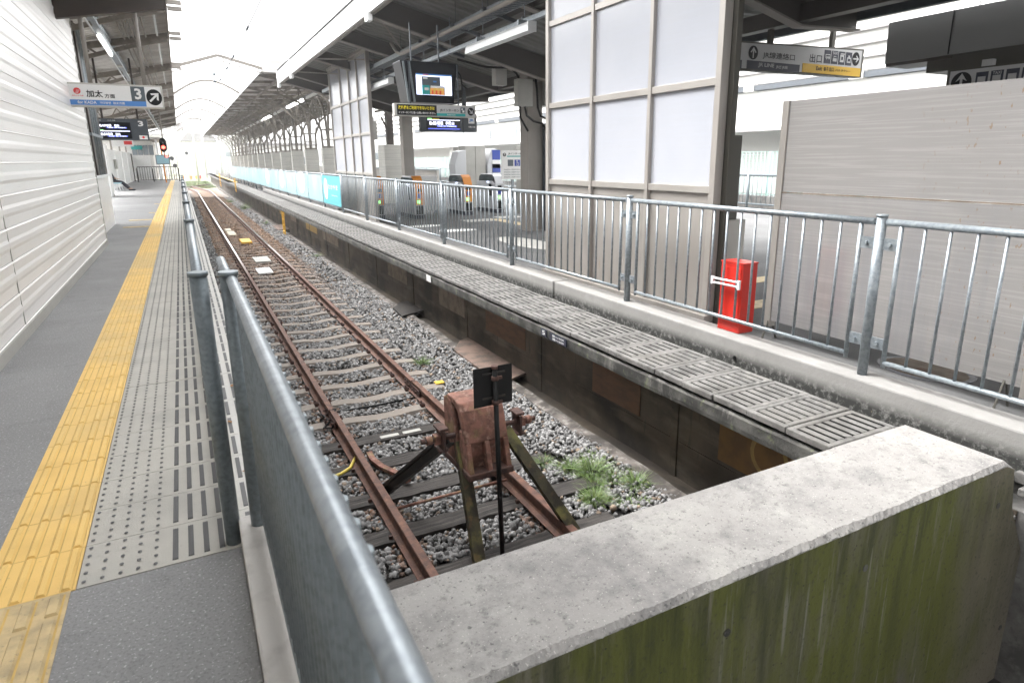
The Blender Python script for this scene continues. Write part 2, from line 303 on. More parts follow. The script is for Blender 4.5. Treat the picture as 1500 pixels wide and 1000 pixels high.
def S(name, mb, m, bevel=0): return tag(mb.build(name, m, bevel=bevel), kind='structure')
TC = {}
def text(parent, s, x0, x1, z0, z1, y, m, name='lettering', face='-Y', bold=.018):
    key = (s, bold)
    if key not in TC:
        c = D.curves.new('txt', 'FONT'); c.body = s; c.resolution_u = 2; c.offset = bold
        o = D.objects.new('txt', c); COL.objects.link(o)
        me = D.meshes.new_from_object(o.evaluated_get(bpy.context.evaluated_depsgraph_get()))
        D.objects.remove(o); TC[key] = me
    me = TC[key]
    vs = np.empty(len(me.vertices)*3); me.vertices.foreach_get('co', vs); vs = vs.reshape(-1, 3)
    mn, mx = vs.min(0), vs.max(0); sc = (mx-mn); sc[sc == 0] = 1
    u = (vs[:, 0]-mn[0])/sc[0]; w = (vs[:, 1]-mn[1])/sc[1]
    b = MB()
    if face == '-Y': pts = [(x0+(x1-x0)*a, y, z0+(z1-z0)*c_) for a, c_ in zip(u, w)]
    else: pts = [(y, x0-(x0-x1)*a, z0+(z1-z0)*c_) for a, c_ in zip(u, w)]      # face -X: x0 is the far (left) end along Y
    b.add(pts, [tuple(p.vertices) for p in me.polygons])
    return b.build(name, m, parent)
def rectf(parent, x0, x1, z0, z1, y, m, name): # thin coloured field on a -Y facing board
    return B(x0, x1, y, y+.004, z0, z1).build(name, m, parent)
def disc(parent, cx, cz, r, y, m, name, rz=None, n=28):
    rz = rz or r
    return MB().prism([(cx+r*math.cos(t*2*math.pi/n), cz+rz*math.sin(t*2*math.pi/n)) for t in range(n)], 'Y', y, y+.003).build(name, m, parent)
def arrow(parent, cx, cz, r, ang, y, m, name='arrow'):
    pts = [(0, .78), (.62, .05), (.40, -.02), (.12, .30), (.12, -.75), (-.12, -.75), (-.12, .30), (-.40, -.02), (-.62, .05)]
    c, s_ = math.cos(ang), math.sin(ang)
    q = [(cx+r*(x*c-z*s_), cz+r*(x*s_+z*c)) for x, z in pts]
    # convex pieces: shaft and two wings
    b = MB()
    def P(i): return (q[i][0], y, q[i][1])
    b.add([P(i) for i in range(9)], [(4, 5, 6, 3), (0, 1, 2, 3), (0, 6, 7, 8), (0, 3, 6)])
    return b.build(name, m, parent)
def cylX(b, x0, x1, y, z, r, n=12): return b.tube([(x0, y, z), (x1, y, z)], r, n)

FR = -.225     # level of the right platform
# ================================================================== THE SETTING
S('ground', B(-400, 500, -40, 900, -1.9, -1.475), 'ground')
# left platform
S('left_platform', MB().box(-6, .225, 2.54, 66, -1.45, -.006).box(-6, .225, -6, 2.54, -1.45, -.006), 'left_kerb')
S('asphalt_pavement', MB().box(-6, -.835, -6, 66, -.02, 0).box(-.835, .03, -6, 2.535, -.02, 0).box(-.835, -.82, 2.535, 66, -.02, 0), 'asphalt')
b = MB(); jb = MB(); rb = MB()
y = 2.54
while y < 62:
    n = 1
    y2 = y+.3*n-.003
    big = (round((y-2.54)/.3) % 10 == 7)
    b.box(-.519, .228, y, y2-(.006 if big else 0), -.03, .0015)
    y += .3*n
S('edge_paving', b, 'paver')
S('paving_joints', B(-.8, .224, 2.54, 62, -.04, -.003), 'joint')
k = 0; y = 2.54
while y < 24:
    for i in range(5):
        for j in range(5):
            x = -.50+.0575*i; yy = y+.03+.06*j
            rb.add([(x+.0078*math.cos(t_*.7854), yy+.0105*math.sin(t_*.7854), .0018+(.003 if t_ < 8 else .0)) for t_ in range(8)]+[(x, yy, .0075)], [(t_, (t_+1) % 8, 8) for t_ in range(8)])
    for i in range(8):
        x = -.203+.0555*i
        if .03 < x < .045: continue
        rb.box(x-.010, x+.010, y+.025, y+.265, .0008, .0038)
        if y < 9:
            for q in (-1, 0, 1): rb.box(x+q*.0065-.0018, x+q*.0065+.0018, y+.027, y+.263, .0038, .0065)
    y += .3
while y < 60:
    for i in range(5): rb.box(-.505+.0575*i, -.495+.0575*i, y, y+.9, .0008, .0034)
    for i in range(8): rb.box(-.216+.0555*i, -.19+.0555*i, y+.02, y+.95, .0008, .0034)
    y += 1.0
S('edge_slip_strips', rb, 'rubber')
# tactile paving
def tactile(x0, x1, y0, y1, z=.002):
    b = MB()
    y = y0
    while y < y1-.01:
        yy = min(y+.296, y1)
        b.box(x0, x1, y, yy, -.03, z)
        n = 4; w = (x1-x0)/n
        for i in range(n):
            cx = x0+w*(i+.62)
            a, t = .0165, .009
            b.add([(cx-a, y+.004, z), (cx+a, y+.004, z), (cx+a, yy-.004, z), (cx-a, yy-.004, z), (cx-t, y+.008, z+.009), (cx+t, y+.008, z+.009), (cx+t, yy-.008, z+.009), (cx-t, yy-.008, z+.009)],
                  [(4, 5, 6, 7), (0, 1, 5, 4), (1, 2, 6, 5), (2, 3, 7, 6), (3, 0, 4, 7)])
        y += .3
    return b
S('tactile_paving', tactile(-.82, -.523, 2.54, 62), 'yellow')
b = MB()
for i in range(4):
    cx = -.82+.07425*(i+.62)
    for dx in (-.0205, .0165): b.box(cx+dx, cx+dx+.004, 2.545, 30, 0, .0026)
y = 2.54
while y < 30: b.box(-.818, -.525, y-.004, y+.0005, 0, .0027); y += .3
for i in range(8):
    for cx in (-.815, -.735, -.655, -.575): b.box(cx+.021, cx+.028, -3, 2.52, 0, .0036) if i == 0 else None
S('paving_groove_lines', b, 'groove_tan')  # darker tan lines beside the bars and across the tile ends
b = B(-.86, -.535, -3, 2.536, -.03, .003)
for i, cx in enumerate((-.815, -.735, -.655, -.575)):
    y = -3+.0
    while y < 2.3:
        off = .31 if True else 0
        y0 = y+.02+ .035*i; y1 = min(y+.43+.035*i, 2.52)
        b.add([(cx-.021, y0, .003), (cx+.021, y0, .003), (cx+.021, y1, .003), (cx-.021, y1, .003), (cx-.014, y0+.005, .012), (cx+.014, y0+.005, .012), (cx+.014, y1-.005, .012), (cx-.014, y1-.005, .012)],
              [(4, 5, 6, 7), (0, 1, 5, 4), (1, 2, 6, 5), (2, 3, 7, 6), (3, 0, 4, 7)])
        y += .44
S('worn_tactile_paving', b, 'old_yellow')
b = MB()
for i in range(2): b.box(-1.36, -.83, 17.7+i*2.1, 17.95+i*2.1, 0, .008)
b.box(-1.0, -.83, 27.2, 27.5, 0, .008).box(-1.0, -.83, 22.5, 22.75, 0, .008)
S('crossing_tactile_paving', b, 'old_yellow')
# left kerb under the near fence
S('left_kerb', MB().box(.032, .27, -6, 2.60, -1.4, .10), 'left_kerb', bevel=.008)
# right platform body (edge beam, deck), recess wall, trench
b = MB(); N = 150
S('right_platform', MB().box(3.42, 4.05, 1.5, 31, -.45, -.43).box(4.05, 26, 1.5, 31, -.40, FR-.075).box(3.42, 26, 31, 110, -.40, FR-.075).box(3.86, 26, -8, 110, -1.9, -.40).box(3.98, 26, -8, 1.5, -.5, FR-.075), 'slab')
vs = []; fs = []
rngp = [(-.30, -.302), (0, 0)]
Ys = np.linspace(1.5, 110, 420)
rs = np.random.RandomState(3)
for i, y in enumerate(Ys):
    xe = 3.32+.02*min(max((y-2)/6, 0), 1)
    j1, j2, j3 = rs.normal(0, .006, 3)
    for (x, z) in ((xe+.14, -.428), (xe+.006, -.425+j3*.4), (xe, -.39), (xe+j1*.3, -.315), (xe+.012+abs(j1), -.300+j2*.5), (xe+.14, -.300)): vs.append((x, y, z))
n = 6
for i in range(len(Ys)-1):
    for k in range(n): fs.append((i*n+k, i*n+(k+1) % n, (i+1)*n+(k+1) % n, (i+1)*n+k))
fs.append(tuple(range(n)))
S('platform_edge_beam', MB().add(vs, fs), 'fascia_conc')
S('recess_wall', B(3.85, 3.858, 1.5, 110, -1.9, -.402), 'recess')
b = MB()
for y in (4.25, 6.9, 9.4, 12.2, 15.0, 17.9, 21, 24, 27, 31, 35, 39): b.box(3.835, 3.85, y, y+.09, -1.9, -.402)
S('recess_wall_ribs', b, 'recess')
b = MB()
b.box(3.846, 3.851, 1.5, 60, -1.10, -1.095)
S('recess_wall_seams', b, 'recess')
S('hall_floor', MB().box(4.25, 17.5, -8, 60, FR-.12, FR).box(17.3, 26, -8, 60, FR-.12, FR-.02), 'dark_asphalt')
S('outer_paving', B(3.42, 26, 60, 110, FR-.12, FR), 'slab')
b = MB()
b.box(4.03, 4.28, -8, 6.90, FR-.1, -.011).box(4.03, 4.28, 6.93, 20, FR-.1, -.011).box(4.03, 4.28, 20.03, 40, FR-.1, -.011)
o = S('right_kerb', b, 'kerb_conc', bevel=.014)
S('floor_gutter', MB().box(4.30, 4.42, 7.9, 17.3, FR, FR+.006), 'galv')
# ballast curb with rough top
vs = []; fs = []
Ys = np.linspace(1.9, 80, 500)
for i, y in enumerate(Ys):
    j = rs.normal(0, .006, 4); wv = .012*math.sin(y*3.1)+.01*math.sin(y*7.7)
    for (x, z) in ((3.45+wv+j[0], -1.5), (3.455+wv+j[1], -1.385+j[2]*.4), (3.60+j[1]*.7+wv*.5, -1.375+j[3]*.4), (3.605+j[0]*.5+wv*.5, -1.95)): vs.append((x, y, z))
for i in range(len(Ys)-1):
    for k in range(3): fs.append((i*4+k, (i+1)*4+k, (i+1)*4+k+1, i*4+k+1))
S('ballast_curb', MB().add(vs, fs), 'curb')
S('trench', MB().box(3.6, 3.86, 1.5, 90, -1.474, -1.471), 'recess')
# yellow tactile strips in the hall
b = MB().box(8.0, 10.3, 14.6, 14.9, FR, FR+.006).box(7.95, 8.3, 14.9, 17.5, FR, FR+.006).box(6.8, 8.6, 6.35, 6.65, FR, FR+.006).box(5.7, 6.9, 5.2, 5.5, FR, FR+.006)
S('hall_tactile_paving', b, 'old_yellow')
S('far_tactile_paving', B(3.95, 4.15, 60, 92, FR, FR+.008), 'yellow')
b = MB()
for (cx, cy, rx, ry) in ((5.65, 16.6, .5, .28), (6.0, 15.1, .5, .25)):
    b.prism([(cx+rx*math.cos(t*.349), cy+ry*math.sin(t*.349)) for t in range(18)], 'Z', FR+.002, FR+.005)
S('floor_marking', b, 'sign_white')
b = MB()
for (x0, x1, y0, y1) in ((7.1, 8.1, 17.0, 17.7), (8.4, 9.2, 17.6, 18.2)): b.box(x0, x1, y0, y1, FR+.001, FR+.005)
b.prism([(6.35+.42*math.cos(t*.349), 12.0+1.25*math.sin(t*.349)) for t in range(18)], 'Z', FR+.002, FR+.004)
S('gate_floor_markings', b, 'paver')

# ---------------------------------------------------------------- platform slabs (slotted covers)
def slab_mesh(L=.336, Wd=.66, ns=8):
    b = MB(); t0, t1 = -.045, 0; e = .045
    b.box(0, e, 0, L, t0, t1).box(Wd-e, Wd, 0, L, t0, t1)
    b.box(e, Wd-e, 0, e, t0, t1).box(e, Wd-e, L-e, L, t0, t1)
    w = (Wd-2*e); sl = .024; br = (w-ns*sl)/(ns-1) if ns > 1 else w
    x = e
    for i in range(ns):
        x += sl
        if i < ns-1: b.box(x, x+br, e, L-e, t0, t1-.0015)
        x += br
    return b
base = slab_mesh().build('platform_slab', 'slab', loc=(0, 0, 0), bevel=.005, seg=1)
slab_group = 'slotted concrete cover slabs along the right platform edge'
y = 1.62; first = True; cnt = 0
while y < 30.5:
    o = base if first else base.copy()
    if not first: COL.objects.link(o)
    xe = 3.325+.015*min(max((y-2)/6, 0), 1)
    o.location = (xe+random.uniform(-.006, .006), y, FR+random.uniform(-.003, .002)); o.rotation_euler = (random.uniform(-.004, .004), random.uniform(-.005, .005), random.uniform(-.006, .006))
    tag(o, 'grey slotted concrete slab in the row covering the right platform edge', 'cover slab', slab_group)
    y += .342; first = False; cnt += 1
S('slot_shade', B(3.36, 3.985, 1.64, 30.45, -.262, FR-.008), 'slot_black')  # painted shade: near-black sheet close under the slab tops darkens the slots
S('platform_edge_paving', MB().box(3.34, 4.03, 30.45, 110, -.3, FR).box(3.99, 4.03, -6, 1.6, -.24, FR-.074), 'slab')
base2 = slab_mesh(.336, .33, 5).build('platform_slab', 'slab', loc=(0, 0, 0), bevel=.005, seg=1)
for i in range(4):
    o = base2 if i == 0 else base2.copy()
    if i: COL.objects.link(o)
    o.location = (3.76, .12+.342*i, FR)
    tag(o, 'narrow slotted slab in the platform floor right beside the mossy wall', 'cover slab', 'narrow slotted slabs beside the mossy wall')

# ---------------------------------------------------------------- foreground wall
wt = T('concrete_wall', 'thick low concrete wall closing the track end, mossy green on its near face', 'wall', (2, 1.7, -1.6))
xs = np.concatenate([np.linspace(.27, 3.52, 260)])
vs = []; fs = []
for i, x in enumerate(xs):
    j = rs.normal(0, 1, 6); lf = .004*math.sin(x*9)+.003*math.sin(x*23)
    for (yy, z) in ((1.990, -1.6), (1.990+.001*j[0], -.004+.001*j[5]), (1.986, 0), (1.472+.0022*j[1]+lf, 0), (1.452+.0025*j[2]+lf*.5, -.020+.0022*j[3]), (1.450, -.026), (1.450, -1.9)): vs.append((x, yy, z))
n = 7
# slanting end below the top
for i in range(len(xs)-1):
    for k in range(n-1): fs.append((i*n+k, i*n+k+1, (i+1)*n+k+1, (i+1)*n+k))
top = MB(); face = MB(); 
for i in range(len(xs)-1):
    for k in range(n-1):
        q = [vs[i*n+k], vs[i*n+k+1], vs[(i+1)*n+k+1], vs[(i+1)*n+k]]
        (top if k in (0, 1, 2, 3, 4) else face).add(q, [(3, 2, 1, 0)])
e = (len(xs)-1)*n
q = [vs[e+k] for k in range(n)]
top.build('wall_top', 'wall_top', wt)
# end: tapered buttress following the platform recess
b = MB(); E2 = [(3.52, -.026), (3.60, -.06), (3.66, -.30), (3.93, -.74), (4.25, -1.9), (3.52, -1.9)]
b.add([(x, 1.45, z) for x, z in E2], [tuple(range(6))])
for i in range(4):
    (xa, za), (xb, zb) = E2[i], E2[i+1]
    b.add([(xa, 1.45, za), (xb, 1.45, zb), (xb, 1.99, zb), (xa, 1.99, za)], [(0, 1, 2, 3)])
b.v += []; face.add(b.v, b.f)
b2 = MB().add([(3.52, 1.472, 0), (3.52, 1.45, -.026), (3.60, 1.45, -.06), (3.60, 1.99, -.06), (3.52, 1.99, 0)], [(0, 1, 2), (0, 2, 3, 4)])
b2.build('wall_end_cap', 'wall_top', wt)
face.build('wall_face', 'wall_face', wt)
for (cx, cz) in ((3.50, -.24), (2.43, -.24), (1.61, -.24), (3.80, -1.10), (2.43, -1.1)):
    b = MB().tube([(cx, 1.4485, cz), (cx, 1.4465, cz)], .017, 20)
    b.build('tie_hole', 'fascia_conc', wt)

# ================================================================== TRACK
tr = T('railway_track', 'rusty railway track on concrete and timber sleepers ending at the buffer stop', 'track', (1.75, 10, -1.45))
RP = [(-.06, 0), (.06, 0), (.062, .012), (.02, .026), (.009, .04), (.009, .118), (.030, .126), (.0325, .136), (.0315, .150), (.027, .153), (-.027, .153), (-.0315, .150), (-.0325, .136), (-.030, .126), (-.009, .118), (-.009, .04), (-.02, .026), (-.062, .012)]
def railpath(xc, y0, y1):
    pts = []
    for y in list(np.arange(y0, 64, 4.0))+list(np.arange(64, y1, 2.0)):
        dx = 0 if y < 66 else -.0042*(y-66)**2*(1 if y < 90 else 1)
        pts.append((xc+dx, y))
    return pts
for xc, y0, yj in ((1.185, 2.05, 7.05), (2.315, 2.05, 7.55)):
    for (ya, yb, dx, dz) in ((y0, yj-.005, .006, -.0), (yj+.005, 86, -.004, 0)):
        pts = [(p, q) for p, q in railpath(xc, ya, yb)]; 
        if yb < 10: pts = [(xc, ya), (xc, yb)]
        else: pts = [(xc, ya)]+[(p, q) for p, q in pts if q > ya+.1]
        b = MB(); vs = []; fs = []; n = len(RP)
        for (px, py) in pts:
            for (u, w) in RP: vs.append((px+u+dx, py, -1.403+w+dz))
        for i in range(len(pts)-1):
            for k in range(n): fs.append((i*n+k, i*n+(k+1) % n, (i+1)*n+(k+1) % n, (i+1)*n+k))
        fs.append(tuple(range(n))); fs.append(tuple((len(pts)-1)*n+k for k in range(n))[::-1])
        b.add(vs, fs); b.build('rail', 'rail', tr)
    # fish plate with bolts
    b = MB()
    for s_ in (-1, 1):
        b.box(xc+s_*.013, xc+s_*.035, yj-.30, yj+.30, -1.365, -1.295)
        for q in (-.22, -.08, .08, .22): b.tube([(xc+s_*.03, yj+q, -1.33), (xc+s_*.06, yj+q, -1.33)], .015, 6)
    b.build('fish_plate', 'rust_dark', tr)
# concrete sleepers
SL = []
def csleeper():
    b = MB(); N_ = 26; vs = []; fs = []
    for i in range(N_+1):
        x = -1.0+2.0*i/N_
        a = abs(x); h = -.03 if a > .42 else -.03-.028*(.5+.5*math.cos(a/.42*math.pi))
        if a > .8: h -= .012*(a-.8)/.2
        wt_ = .085; 
        for (yy, z) in ((-.12, -.13), (-wt_, h), (wt_, h), (.12, -.13)): vs.append((x, yy, z))
    for i in range(N_):
        for k in range(3): fs.append((i*4+k, i*4+k+1, (i+1)*4+k+1, (i+1)*4+k))
    fs += [(0, 1, 2, 3)[::-1], tuple(N_*4+k for k in (0, 1, 2, 3))]
    return b.add(vs, fs)
def clips(sg, sd):
    b = MB()
    x0 = sg*.565
    for s_ in (sd,):
        b.box(x0+s_*.07-.022, x0+s_*.07+.022, -.04, .04, -.03, .004)
        b.prism([(x0+s_*.045, -.005), (x0+s_*.105, .004), (x0+s_*.105, .02), (x0+s_*.045, .012)], 'Y', -.025, .025)
        b.tube([(x0+s_*.085, 0, .0), (x0+s_*.085, 0, .045)], .013, 6)
    return b
ORG['__z'] = Vector((0, 0, 0))
ci = 0; proto = None; NS = 0
y = 7.02
ylist = []
while y < 62 and NS < 88: ylist.append(y); y += .632; NS += 1
for y in ylist:
    if proto is None:
        ORG[tr.name] = Vector((0, 0, 0))
        s0 = csleeper().build('sleeper', 'conc_sleeper', tr); cl = [clips(a_, b_).build('rail_clip', 'rust_dark', s0) for a_ in (-1, 1) for b_ in (-1, 1)]
        ORG[tr.name] = Vector((1.75, 10, -1.45)); proto = (s0, *cl); oo = proto
    else:
        oo = [p.copy() for p in proto]
        for o in oo: COL.objects.link(o)
        oo[0].parent = tr
        for o in oo[1:]: o.parent = oo[0]
    oo[0].location = (random.uniform(-.015, .015), y-10, -1.403+1.45+.03); oo[0].rotation_euler = (0, 0, random.uniform(-.01, .01))
# timber sleepers
for (y, w, xa, xb) in ((6.39, .20, .72, 3.02), (5.78, .20, .7, 2.85), (5.14, .2, .68, 2.9), (4.50, .21, .66, 3.05), (3.86, .2, .7, 2.85), (3.2, .21, .72, 3.1), (2.55, .2, .7, 2.9)):
    b = MB(); N_ = 30; vs = []; fs = []; sk = random.uniform(-.03, .03)
    for i in range(N_+1):
        x = xa+(xb-xa)*i/N_; jj = rs.normal(0, .003, 4)
        for (yy, z) in ((-w/2, -1.53), (-w/2+jj[0], -1.408+jj[1]), (w/2+jj[2], -1.408+jj[3]), (w/2, -1.53)): vs.append((x, y+yy+sk*(x-1.75), z))
    for i in range(N_):
        for k in range(3): fs.append((i*4+k, i*4+k+1, (i+1)*4+k+1, (i+1)*4+k))
    fs += [(3, 2, 1, 0), tuple(N_*4+k for k in (0, 1, 2, 3))]
    o = b.add(vs, fs).build('timber_sleeper', 'wood_sleeper', tr)
    for xr in (1.185, 2.315):
        for s_ in (-1, 1): MB().box(xr+s_*.075-.014, xr+s_*.075+.014, y+s_*.04-.012, y+s_*.04+.012, -1.42, -1.378).build('rail_spike', 'rust_dark', o)
# labels plates on the first timber sleeper
for x0 in (1.55, 1.80): B(x0, x0+.2, 6.33, 6.40, -1.406, -1.398).build('sleeper_plate', 'box_grey', tr)

# ---------------------------------------------------------------- ballast stones
def stones(n, x0, x1, y0, y1, zf, smin, smax, seed, tonef):
    r = np.random.RandomState(seed)
    ico = np.array([(-1, -1, -1), (1, -1, -1), (1, 1, -1), (-1, 1, -1), (-1, -1, 1), (1, -1, 1), (1, 1, 1), (-1, 1, 1), (0, 0, 1.45), (1.4, 0, 0)])*.62
    F = np.array([(0, 3, 2), (0, 2, 1), (0, 1, 5), (0, 5, 4), (2, 3, 7), (2, 7, 6), (3, 0, 4), (3, 4, 7), (4, 5, 8), (5, 6, 8), (6, 7, 8), (7, 4, 8), (1, 2, 9), (2, 6, 9), (6, 5, 9), (5, 1, 9)])
    P = np.stack([r.uniform(x0, x1, n), r.uniform(y0, y1, n)], 1)
    s = r.uniform(smin, smax, n)**1.0
    V = ico[None]*(1+r.uniform(-.42, .30, (n, 10, 3)))
    V = V*r.uniform(.55, 1.15, (n, 1, 3))*s[:, None, None]
    a, b_, c = [r.uniform(0, 6.28, n) for _ in range(3)]
    def rot(V, t, i, j):
        ct, st = np.cos(t)[:, None], np.sin(t)[:, None]; A, Bv = V[:, :, i].copy(), V[:, :, j].copy()
        V[:, :, i] = A*ct-Bv*st; V[:, :, j] = A*st+Bv*ct
    rot(V, a, 0, 1); rot(V, b_*.5, 1, 2); rot(V, c, 0, 1)
    z = zf(P[:, 0], P[:, 1])+r.uniform(-.012, .012, n)
    V[:, :, 0] += P[:, 0:1]; V[:, :, 1] += P[:, 1:2]; V[:, :, 2] += z[:, None]
    return V.reshape(-1, 3), (F[None]+10*np.arange(n)[:, None, None]).reshape(-1, 3), np.repeat(tonef(r, P, n), 10, 0)
def zf(x, y):
    z = np.full_like(x, -1.424)
    inside = (x > 1.22) & (x < 2.28)
    z = np.where(inside, -1.430, z)
    # near wooden sleepers keep stones lower at sleepers so the timber shows
    for ys in (6.39, 5.78, 5.14, 4.50, 3.86, 3.2, 2.55): z = np.where((abs(y-ys) < .125) & (x > .66) & (x < 3.0), -1.475, z)
    fr = np.abs(((y-7.02+.316) % .632)-.316)
    z = np.where((y > 6.8) & (fr < .115) & (x > .72) & (x < 2.78), -1.485, z)
    for xr in (1.185, 2.315): z = np.where(abs(x-xr) < .075, -1.475, z)
    z = np.where(x > 3.0, z+.02*np.clip((x-3.0)/.4, 0, 1), z)
    z = np.where(x < .8, z+.01, z)
    return z+.008*np.sin(x*5+y*2)+.006*np.sin(y*7)
def tone(r, P, n):
    v = r.uniform(.18, .34, n)
    v = np.where(r.rand(n) < .15, v*.6, v); v = np.where(r.rand(n) < .08, v*1.35, v)
    c = np.stack([v*1.0, v*.985, v*.97, np.ones(n)], 1)
    warm = r.rand(n) < .06
    c[warm, :3] *= np.array([1.05, .82, .62])
    far = np.clip((P[:, 1]-13)/12, 0, 1)*(((P[:, 0] > .7) & (P[:, 0] < 2.9)).astype(float))*.8
    rust = np.array([.33, .20, .12])*r.uniform(.5, 1.2, n)[:, None]
    c[:, :3] = c[:, :3]*(1-far[:, None])+rust*far[:, None]
    nr = (np.abs(P[:, 0]-1.185) < .16) | (np.abs(P[:, 0]-2.315) < .16)
    m_ = nr & (r.rand(n) < .45); c[m_, :3] = c[m_, :3]*np.array([.85, .6, .48])
    pk = ((P[:, 0]-1.75)**2+(P[:, 1]-3.65)**2 < .12) & (r.rand(n) < .35)
    c[pk, :3] = np.array([.55, .17, .16])
    return c
sets = [stones(24000, .25, 3.5, 1.95, 8, zf, .013, .036, 1, tone), stones(19000, .25, 3.5, 8, 16, zf, .015, .038, 2, tone), stones(9000, .25, 3.5, 16, 32, zf, .03, .05, 3, tone), stones(5000, .25, 3.5, 32, 60, zf, .04, .07, 4, tone)]
off = 0; VV = []; FF = []; CC = []
for v, f, c in sets: VV.append(v); FF.append(f+off); CC.append(c); off += len(v)
VV = np.concatenate(VV); FF = np.concatenate(FF); CC = np.concatenate(CC)
me = D.meshes.new('ballast'); me.vertices.add(len(VV)); me.vertices.foreach_set('co', VV.astype(np.float32).ravel())
me.loops.add(FF.size); me.loops.foreach_set('vertex_index', FF.astype(np.int32).ravel())
me.polygons.add(len(FF)); me.polygons.foreach_set('loop_start', np.arange(0, FF.size, 3, dtype=np.int32)); me.update(); me.validate()
at = me.color_attributes.new('tone', 'FLOAT_COLOR', 'POINT'); at.data.foreach_set('color', CC.astype(np.float32).ravel())
me.materials.append(M['stone']); bo = D.objects.new('ballast', me); COL.objects.link(bo)
tag(bo, 'grey crushed stone ballast around the track', 'ballast', kind='stuff')

# ================================================================== BUFFER STOP
bs = T('buffer_stop', 'rusty cast buffer stop on four bent rail legs at the end of the track', 'buffer stop', (1.76, 4.2, -1.40))
def ibeam(p, q, side, h=.10, w=.085, t=.014):
    """rail-like leg between p and q; side = vector across the head"""
    b = MB(); p, q = Vector(p), Vector(q); d = (q-p).normalized(); a = Vector(side); a = (a-d*a.dot(d)).normalized(); u = a.cross(d)
    prof = [(-w/2, -h/2), (w/2, -h/2), (w/2, -h/2+t), (t/2, -h/2+t*1.6), (t/2, h/2-.03), (.028, h/2-.022), (.028, h/2), (-.028, h/2), (-.028, h/2-.022), (-t/2, h/2-.03), (-t/2, -h/2+t*1.6), (-w/2, -h/2+t)]
    n = len(prof); vs = [c+a*x+u*z for c in (p, q) for x, z in prof]
    return b.add(vs, [tuple(range(n))[::-1], tuple(range(n, 2*n))]+[(i, (i+1) % n, n+(i+1) % n, n+i) for i in range(n)])
ibeam((1.59, 4.13, -.54), (1.56, 3.72, -1.44), (1, 0, .0)).build('leg', 'moss_steel', bs)
ibeam((1.96, 4.13, -.52), (2.43, 3.70, -1.44), (1, 0, 0)).build('leg', 'moss_steel', bs)
ibeam((1.52, 4.18, -.53), (1.25, 5.10, -1.33), (1, .3, 0)).build('leg', 'dark_steel', bs)
ibeam((2.02, 4.18, -.53), (2.26, 5.10, -1.33), (1, -.3, 0)).build('leg', 'dark_steel', bs)
# casting: hood, side cheeks, ribs, bottom plate
hood = [(4.34, -.34), (4.33, -.235), (4.28, -.205), (4.16, -.20), (4.06, -.215), (4.01, -.265), (3.975, -.35), (3.95, -.44), (3.935, -.485), (3.955, -.51), (4.0, -.48), (4.03, -.38), (4.08, -.285), (4.16, -.25), (4.26, -.25), (4.29, -.27), (4.30, -.34)]
MB().prism(hood, 'X', 1.565, 1.905).build('hood', 'rust', bs, bevel=.010)
for x0 in (1.562, 1.880):
    MB().prism([(4.33, -.24), (4.27, -.225), (4.20, -.235), (4.15, -.33), (4.12, -.45), (4.08, -.74), (4.34, -.74)], 'X', x0, x0+.028).build('cheek', 'rust', bs, bevel=.006)
MB().prism([(4.325, -.25), (4.355, -.25), (4.355, -.76), (4.325, -.76)], 'X', 1.565, 1.905).build('buffer_face', 'rust', bs)
for x0 in (1.568, 1.715, 1.868):
    MB().prism([(3.985, -.44), (3.93, -.50), (3.875, -.70), (3.90, -.72), (4.07, -.72), (4.07, -.42)], 'X', x0, x0+.038).build('rib', 'rust', bs, bevel=.007)
B(1.57, 1.90, 3.975, 4.0, -.72, -.46).build('web_plate', 'rust', bs)
MB().prism([(3.86, -.70), (4.36, -.70), (4.36, -.755), (3.86, -.75)], 'X', 1.555, 1.915).build('bottom_plate', 'rust_dark', bs, bevel=.008)
b = MB(); cylX(b, 1.36, 2.18, 4.14, -.49, .022, 14); b.build('axle', 'rust_dark', bs)
for s_, x0 in ((-1, 1.455), (1, 2.085)):
    b = MB()
    b.box(x0-.012, x0+.012, 4.07, 4.21, -.585, -.42); b.box(x0-.038, x0+.038, 4.075, 4.205, -.415, -.395); b.box(x0-.038, x0+.038, 4.075, 4.205, -.58, -.562)
    b.build('clamp', 'rust_dark', bs, bevel=.005)
    b = MB(); b.box(x0+s_*.012 if s_ > 0 else x0-.06, x0+.06 if s_ > 0 else x0-.012, 4.105, 4.175, -.525, -.455); b.build('washer_block', 'rust', bs, bevel=.005)
    xn = x0+s_*.095
    b = MB().tube([(xn-.022, 4.14, -.49), (xn+.022, 4.14, -.49)], .034, 6); b.build('nut', 'rust', bs)
    b = MB().tube([(xn+s_*.022, 4.14, -.49), (xn+s_*.06, 4.14, -.49)], .02, 10); b.build('nut', 'rust_dark', bs)
# flat curved strap at the left foot
strap = MB()
pp = [(1.16, 5.98, -1.365), (1.15, 5.80, -1.36), (1.19, 5.60, -1.36), (1.27, 5.42, -1.36), (1.33, 5.22, -1.36)]
pp = [(x+.17, y, z) for x, y, z in pp]
for a_, b_ in zip(pp, pp[1:]): strap.bar(a_, b_, .055, .035)
strap.build('strap', 'rust', bs)
MB().tube([(1.25, 4.75, -1.33), (2.28, 4.75, -1.33)], .013, 8).build('tie_rod', 'rust', bs)
